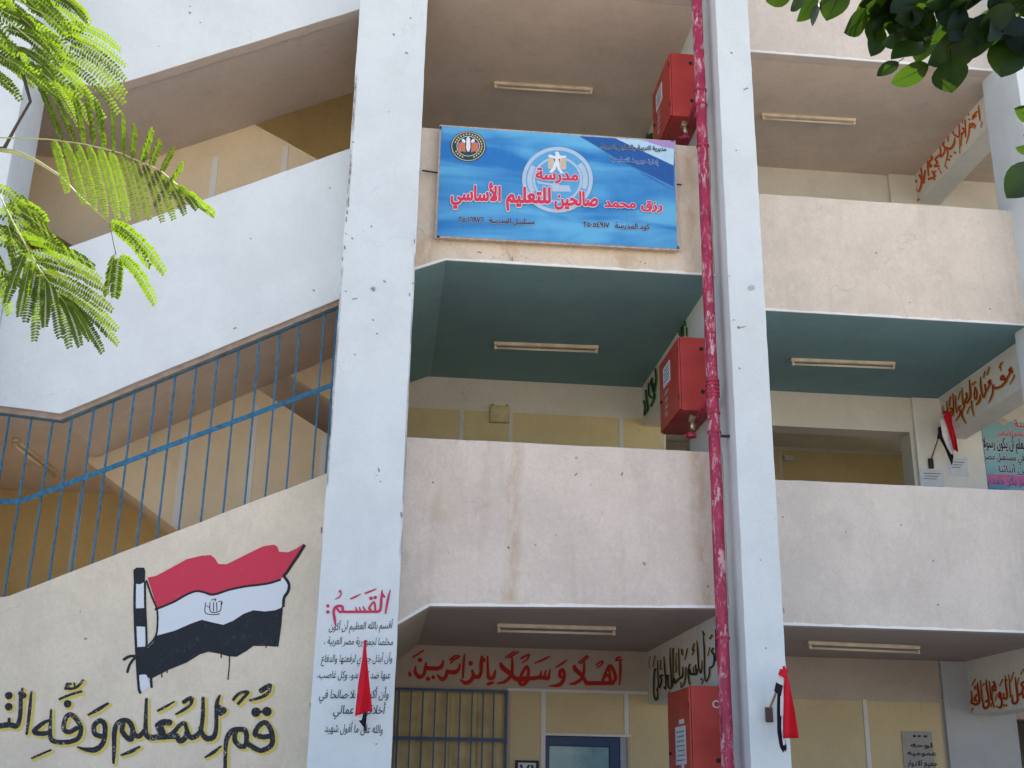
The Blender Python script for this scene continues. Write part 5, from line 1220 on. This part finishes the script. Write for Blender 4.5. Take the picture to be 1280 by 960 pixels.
LEAF2 = [(0, 0), (0.18, 0.36), (0.5, 0.5), (0.82, 0.42), (1.0, 0.08), (0.82, -0.36), (0.5, -0.46), (0.18, -0.34)]
def pinna(S, E, frond, curve=0.1, ll=9.5, lw=3.9, sp=4.0, tilt=None, fold=0.25, taper=0.5):
    """one pinna from S to E (px, py, depth): rib with two rows of leaflets, joined"""
    a, b = PY(*S), PY(*E); ax = b-a; L = ax.length
    scale = (a-CAMP).dot(FW)/FPX
    view = (CAMP-(a+b)/2).normalized()
    side = ax.normalized().cross(view).normalized()
    if tilt is None: tilt = rr.uniform(-0.5, 0.5)
    nrm = (view*math.cos(tilt)+side*math.sin(tilt)).normalized()
    nrm = (nrm + Vector((rr.uniform(-.12, .12), rr.uniform(-.12, .12), rr.uniform(-.12, .12)))).normalized()
    sd_ = ax.normalized().cross(nrm).normalized()
    n = max(4, int(L/scale/sp)); m = MB()
    P = lambda t: a+ax*t+Vector((0, 0, 1))*curve*L*4*t*(1-t)
    m.tube([P(i/8) for i in range(9)], [0.0007]*8+[0.0003], 4, False)
    nv = len(m.v)
    # ribs first, then the leaflets
    v = m.v; f = m.f; rib_n = len(f)
    for i in range(n):
        t = (i+0.8)/n; p = P(t); d = (P(min(1, t+.02))-P(max(0, t-.02))).normalized()
        k = min(1.0, 0.55+3*t, 0.62+2.2*(1-t))
        for s in (-1, 1):
            ang = R(68)+rr.uniform(-.12, .12)
            dr = (d*math.cos(ang)+sd_*s*math.sin(ang)+nrm*(fold+rr.uniform(-.15, .15))).normalized()
            w = nrm.cross(dr).normalized()
            w = (w+nrm*rr.uniform(-.25, .25)).normalized()
            l = ll*scale*k*rr.uniform(.9, 1.08); ww = lw*scale*(0.8+0.2*k)
            b0 = len(v)
            for (x, y) in LEAF2: v.append(tuple(p+dr*(x*l)+w*(y*ww)))
            f.append(tuple(range(b0, b0+8)))
    o = obj('pinna', v, f, M['leaflet'], frond, recalc=False)
    o.data.materials.append(M['rib'])
    for k_ in range(rib_n): o.data.polygons[k_].material_index = 1
    return o
def pline(P, t):
    k = t*(len(P)-1); i = min(int(k), len(P)-2); q = k-i
    return tuple(P[i][j]+(P[i+1][j]-P[i][j])*q for j in range(3))
def frond(rach, lst, r=0.0012):
    f = MB().tube([PY(*p) for p in rach], [r]*(len(rach)-1)+[r*0.4], 6).build('frond', M['rachis'], TL, smooth=True)
    for it in lst:
        S, E = it[0], it[1]; kw = it[2] if len(it) > 2 else {}
        pinna(S, E, f, **kw)
    return f
# the large middle frond
ra = [(-10, 172, 1.93), (0, 172, 1.92), (60, 174, 1.90), (105, 180, 1.88), (150, 191, 1.86), (200, 213, 1.83), (235, 243, 1.81), (262, 268, 1.80)]
lst = []
lowS = [(66, 175), (80, 176), (95, 178), (110, 181), (124, 184), (138, 188), (152, 193), (166, 199), (180, 205), (194, 212), (207, 220), (220, 231), (232, 241), (244, 252)]
lowE = [(84, 240), (105, 255), (119, 262), (132, 270), (147, 272), (160, 275), (174, 275), (187, 274), (203, 277), (217, 274), (231, 268), (246, 261), (257, 262), (268, 270)]
for i, (s, e) in enumerate(zip(lowS, lowE)):
    d = 1.90-0.09*i/13
    lst.append(((*s, d), (*e, d-0.05), dict(curve=0.04, tilt=0.1, ll=6.3, lw=2.7, fold=0.05, sp=3.9)))
upS = [(48, 173), (62, 174), (76, 175), (92, 178), (104, 180), (117, 183), (129, 186), (141, 189), (153, 193), (164, 198), (176, 203), (187, 208), (200, 216), (214, 226)]
upE = [(40, 150), (52, 142), (47, 105), (62, 110), (90, 108), (106, 114), (120, 126), (139, 137), (153, 143), (168, 156), (190, 162), (200, 176), (217, 186), (228, 205)]
for i, (s, e) in enumerate(zip(upS, upE)):
    d = 1.90-0.08*i/13
    if i < 2: continue
    lst.append(((*s, d), (*e, d+0.06), dict(curve=0.02, tilt=rr.uniform(.5, 1.0), ll=7.5, lw=3.0, sp=3.9, fold=0.3)))
frond(ra, lst)
# upper fan
lst = []
for s, e in (((84, 30), (150, 62)), ((80, 38), (156, 82)), ((82, 47), (156, 100)), ((86, 56), (157, 117)), ((82, 66), (155, 129)), ((72, 74), (148, 141)), ((62, 78), (130, 148)), ((50, 84), (112, 152)), ((36, 80), (98, 156)), ((52, -4), (104, 36)), ((64, -8), (108, 26)), ((40, -4), (94, 48)), ((76, -2), (112, 30))):
    lst.append(((*s, 1.96+rr.uniform(-.03, .03)), (*e, 1.94+rr.uniform(-.03, .03)), dict(curve=0.09, tilt=rr.uniform(-.1, .3), ll=6.6, lw=3.1, fold=.08, sp=4.2)))
frond([(-30, -30, 2.0), (20, 0, 1.98), (60, 20, 1.97), (84, 36, 1.96)], lst)
for z, (n, d) in enumerate(((22, 1.90), (30, 2.02))):
    lst = []
    for i in range(n):
        x = rr.uniform(-50, 45); y = rr.uniform(-45, 85); L = rr.uniform(.75, 1.1)
        lst.append(((x, y, d+rr.uniform(-.05, .05)), (x+58*L, y+(44+x*0.05)*L, d+rr.uniform(-.06, .06)), dict(curve=rr.uniform(0.02, .12), tilt=rr.uniform(-.4, .7), ll=7.5, lw=3.3, sp=4.4)))
    frond([(-60, -40+z*40, d), (-10, 10+z*30, d), (40, 50+z*20, d), (60, 66+z*20, d)], lst)
# lower left frond
lst = []
for s, e in (((8, 256), (66, 300)), ((14, 268), (82, 312)), ((22, 285), (100, 330)), ((30, 300), (118, 334)), ((36, 314), (125, 350)), ((44, 326), (131, 362)), ((52, 340), (140, 388)), ((60, 352), (146, 412)), ((72, 364), (147, 430)), ((80, 372), (128, 440)), ((30, 318), (8, 378)), ((38, 326), (24, 395)), ((46, 334), (32, 402)), ((50, 342), (43, 426)), ((56, 348), (56, 408)), ((62, 356), (75, 422)), ((70, 364), (87, 434)), ((76, 370), (100, 432)), ((82, 376), (112, 424))):
    lst.append(((*s, 1.80+rr.uniform(-.03, .03)), (*e, 1.76+rr.uniform(-.05, .03)), dict(curve=0.05, tilt=rr.uniform(-.2, .4), ll=7.4, lw=3.1, fold=.1, sp=4.0)))
frond([(-30, 215, 1.85), (0, 245, 1.83), (20, 285, 1.81), (50, 338, 1.80), (84, 382, 1.78)], lst)
lst = []
for i in range(30):
    x = rr.uniform(-50, 28); y = rr.uniform(228, 345); L = rr.uniform(.7, 1.05)
    dn = rr.random() < .35
    e = (x+(14 if dn else 52)*L, y+(52 if dn else 34)*L)
    lst.append(((x, y, 1.86+rr.uniform(-.05, .05)), (*e, 1.84+rr.uniform(-.06, .06)), dict(curve=rr.uniform(0, .1), tilt=rr.uniform(-.4, .8), ll=7.8, lw=3.2, sp=4.3)))
frond([(-60, 220, 1.9), (-20, 260, 1.88), (10, 300, 1.86), (28, 340, 1.85)], lst)
# small pair of sprigs on the thread-like stalk
frond([(137, 279, 1.90), (140, 281, 1.90)], [((137, 277, 1.9), (205, 340, 1.88), dict(curve=.10, tilt=.2, ll=10, lw=4.6, sp=4.6)), ((140, 284, 1.9), (187, 333, 1.88), dict(curve=.10, tilt=.6, ll=9, lw=4.6, sp=4.8))], 0.0007)
frond([(144, 316, 1.90), (146, 321, 1.90)], [((143, 317, 1.9), (134, 368, 1.88), dict(curve=0, tilt=.9, ll=10, sp=3.6)), ((148, 322, 1.9), (143, 371, 1.88), dict(curve=0, tilt=-.2, ll=10, sp=3.6)), ((150, 319, 1.9), (193, 379, 1.88), dict(curve=.10, tilt=.3, ll=9, lw=4.4, sp=4.4))], 0.0007)

# ---------------------------------------------------------------- the broad-leaved tree at the upper right
TR = thing('broadleaf_tree', (3.4, 3.2, 0), 'dark broad-leaved tree with glossy pointed leaves reaching in at the upper right', 'tree')
MB().tube([(3.4, 3.2, 0), (3.38, 3.2, 1.2), (3.45, 3.3, 2.4), (3.3, 3.3, 3.6), (3.1, 3.3, 4.6)], [0.14, 0.12, 0.10, 0.08, 0.05], 12).build('trunk', M['bark'], TR, smooth=True)
MB().tube([(3.35, 3.3, 3.3), (2.7, 3.25, 3.75), PY(1290, -60, 3.2), PY(1200, -10, 3.15), PY(1150, 20, 3.1), PY(1120, 60, 3.08)], [0.05, 0.03, 0.014, 0.009, 0.006, 0.003], 8).build('branch', M['twig'], TR, smooth=True)
MB().tube([PY(1200, -10, 3.15), PY(1130, -30, 3.1), PY(1040, -12, 3.05), PY(985, -14, 3.02)], [0.008, 0.006, 0.004, 0.002], 8).build('branch', M['twig'], TR, smooth=True)
MB().tube([PY(1290, -60, 3.2), PY(1330, 60, 3.2), PY(1315, 180, 3.15), PY(1300, 240, 3.1)], [0.012, 0.008, 0.005, 0.003], 8).build('branch', M['twig'], TR, smooth=True)
def bigleaf(S, E, w, d0=3.05, d1=3.0, tilt=0.0, fold=0.25, bend=0.06):
    a, b = PY(*S, d0), PY(*E, d1); ax = b-a; L = ax.length; sc = (a-CAMP).dot(FW)/FPX; ww = w*sc/2
    view = (CAMP-(a+b)/2).normalized(); side = ax.normalized().cross(view).normalized()
    nrm = (view*math.cos(tilt)+side*math.sin(tilt)).normalized(); sd_ = ax.normalized().cross(nrm).normalized()
    prof = [(0, 0.0), (0.06, .34), (0.16, .68), (0.28, .90), (0.42, 1.0), (0.56, .97), (0.70, .82), (0.82, .58), (0.90, .36), (0.955, .16), (1, 0.0)]
    v = []; f = []
    rip = rr.uniform(0, 6)
    for i, (t, k) in enumerate(prof):
        c = a+ax*t+nrm*(bend*L*4*t*(1-t))
        wav = 0.05*L*math.sin(t*7+rip)*k
        for s in (-1, -.5, 0, .5, 1):
            v.append(c+sd_*(ww*k*s)+nrm*(fold*ww*k*abs(s)+wav*abs(s)*s))
    n = 5
    for i in range(len(prof)-1):
        for j in range(4): f.append((i*n+j, i*n+j+1, (i+1)*n+j+1, (i+1)*n+j))
    m = MB(); m.v = [tuple(x) for x in v]; m.f = f
    m.tube([a-ax.normalized()*L*0.25+nrm*0.004, a+nrm*0.001, a+ax*.5+nrm*(bend*L-0.0015), a+ax*.97], [0.0013, 0.0013, 0.0009, 0.0003], 5)
    return m.build('leaf', M['leafbig'], TR, smooth=True, recalc=False)
C3 = lambda x, y: (950+x/3.69, y/3.69)
exp = [((150, -30), (25, 5), 80), ((200, -40), (140, 52), 60), ((270, -40), (168, 100), 80), ((265, 10), (242, 122), 34), ((390, -60), (306, 98), 118), ((505, 55), (386, 152), 95), ((565, 120), (510, 262), 82), ((690, 165), (560, 205), 72),
       ((770, 195), (604, 275), 100), ((640, 285), (538, 352), 58), ((780, 300), (602, 385), 96), ((880, 265), (886, 430), 150), ((1160, 180), (1112, 358), 160), ((560, 60), (490, 45), 70), ((760, 60), (620, 90), 90), ((800, 30), (640, 40), 80),
       ((950, 40), (870, 190), 110), ((1020, 100), (770, 300), 150), ((1050, 60), (960, 280), 130), ((1000, 190), (830, 310), 110), ((1100, 60), (1050, 190), 90), ((1180, 40), (1010, 120), 110), ((1230, 90), (1130, 160), 120), ((1040, 170), (1028, 228), 34),
       ((1280, 560), (1172, 500), 70), ((1300, 620), (1215, 620), 60), ((1290, 680), (1178, 680), 55), ((1300, 750), (1136, 915), 150), ((700, 110), (640, 150), 60), ((720, -10), (600, 60), 80), ((900, -10), (760, 20), 80), ((660, 130), (760, 190), 50)]
for s, e, w in exp:
    bigleaf(C3(*s), C3(*e), w/3.69*1.08, 3.1+rr.uniform(-.08, .08), 3.02+rr.uniform(-.08, .08), rr.uniform(-.35, .35), rr.uniform(.1, .35))
for i in range(46):
    x = rr.uniform(1090, 1300); y = rr.uniform(-70, 26-(0 if x > 1170 else (1170-x)*0.5))
    if x > 1215: y += rr.uniform(0, 22)
    an = R(rr.uniform(60, 170)); L = rr.uniform(44, 66)
    bigleaf((x, y), (x+L*math.cos(an), y+L*math.sin(an)), rr.uniform(24, 44), 3.2+rr.uniform(-.15, .2), 3.15+rr.uniform(-.15, .2), rr.uniform(-.7, .7), rr.uniform(.1, .4))
for i in range(16):     # more of the canopy above the frame
    x = rr.uniform(1000, 1420); y = rr.uniform(-230, -60); an = R(rr.uniform(30, 170)); L = rr.uniform(40, 56)
    bigleaf((x, y), (x+L*math.cos(an), y+L*math.sin(an)), rr.uniform(28, 40), 3.3+rr.uniform(-.3, .4), 3.3+rr.uniform(-.3, .4), rr.uniform(-.9, .9), .2)
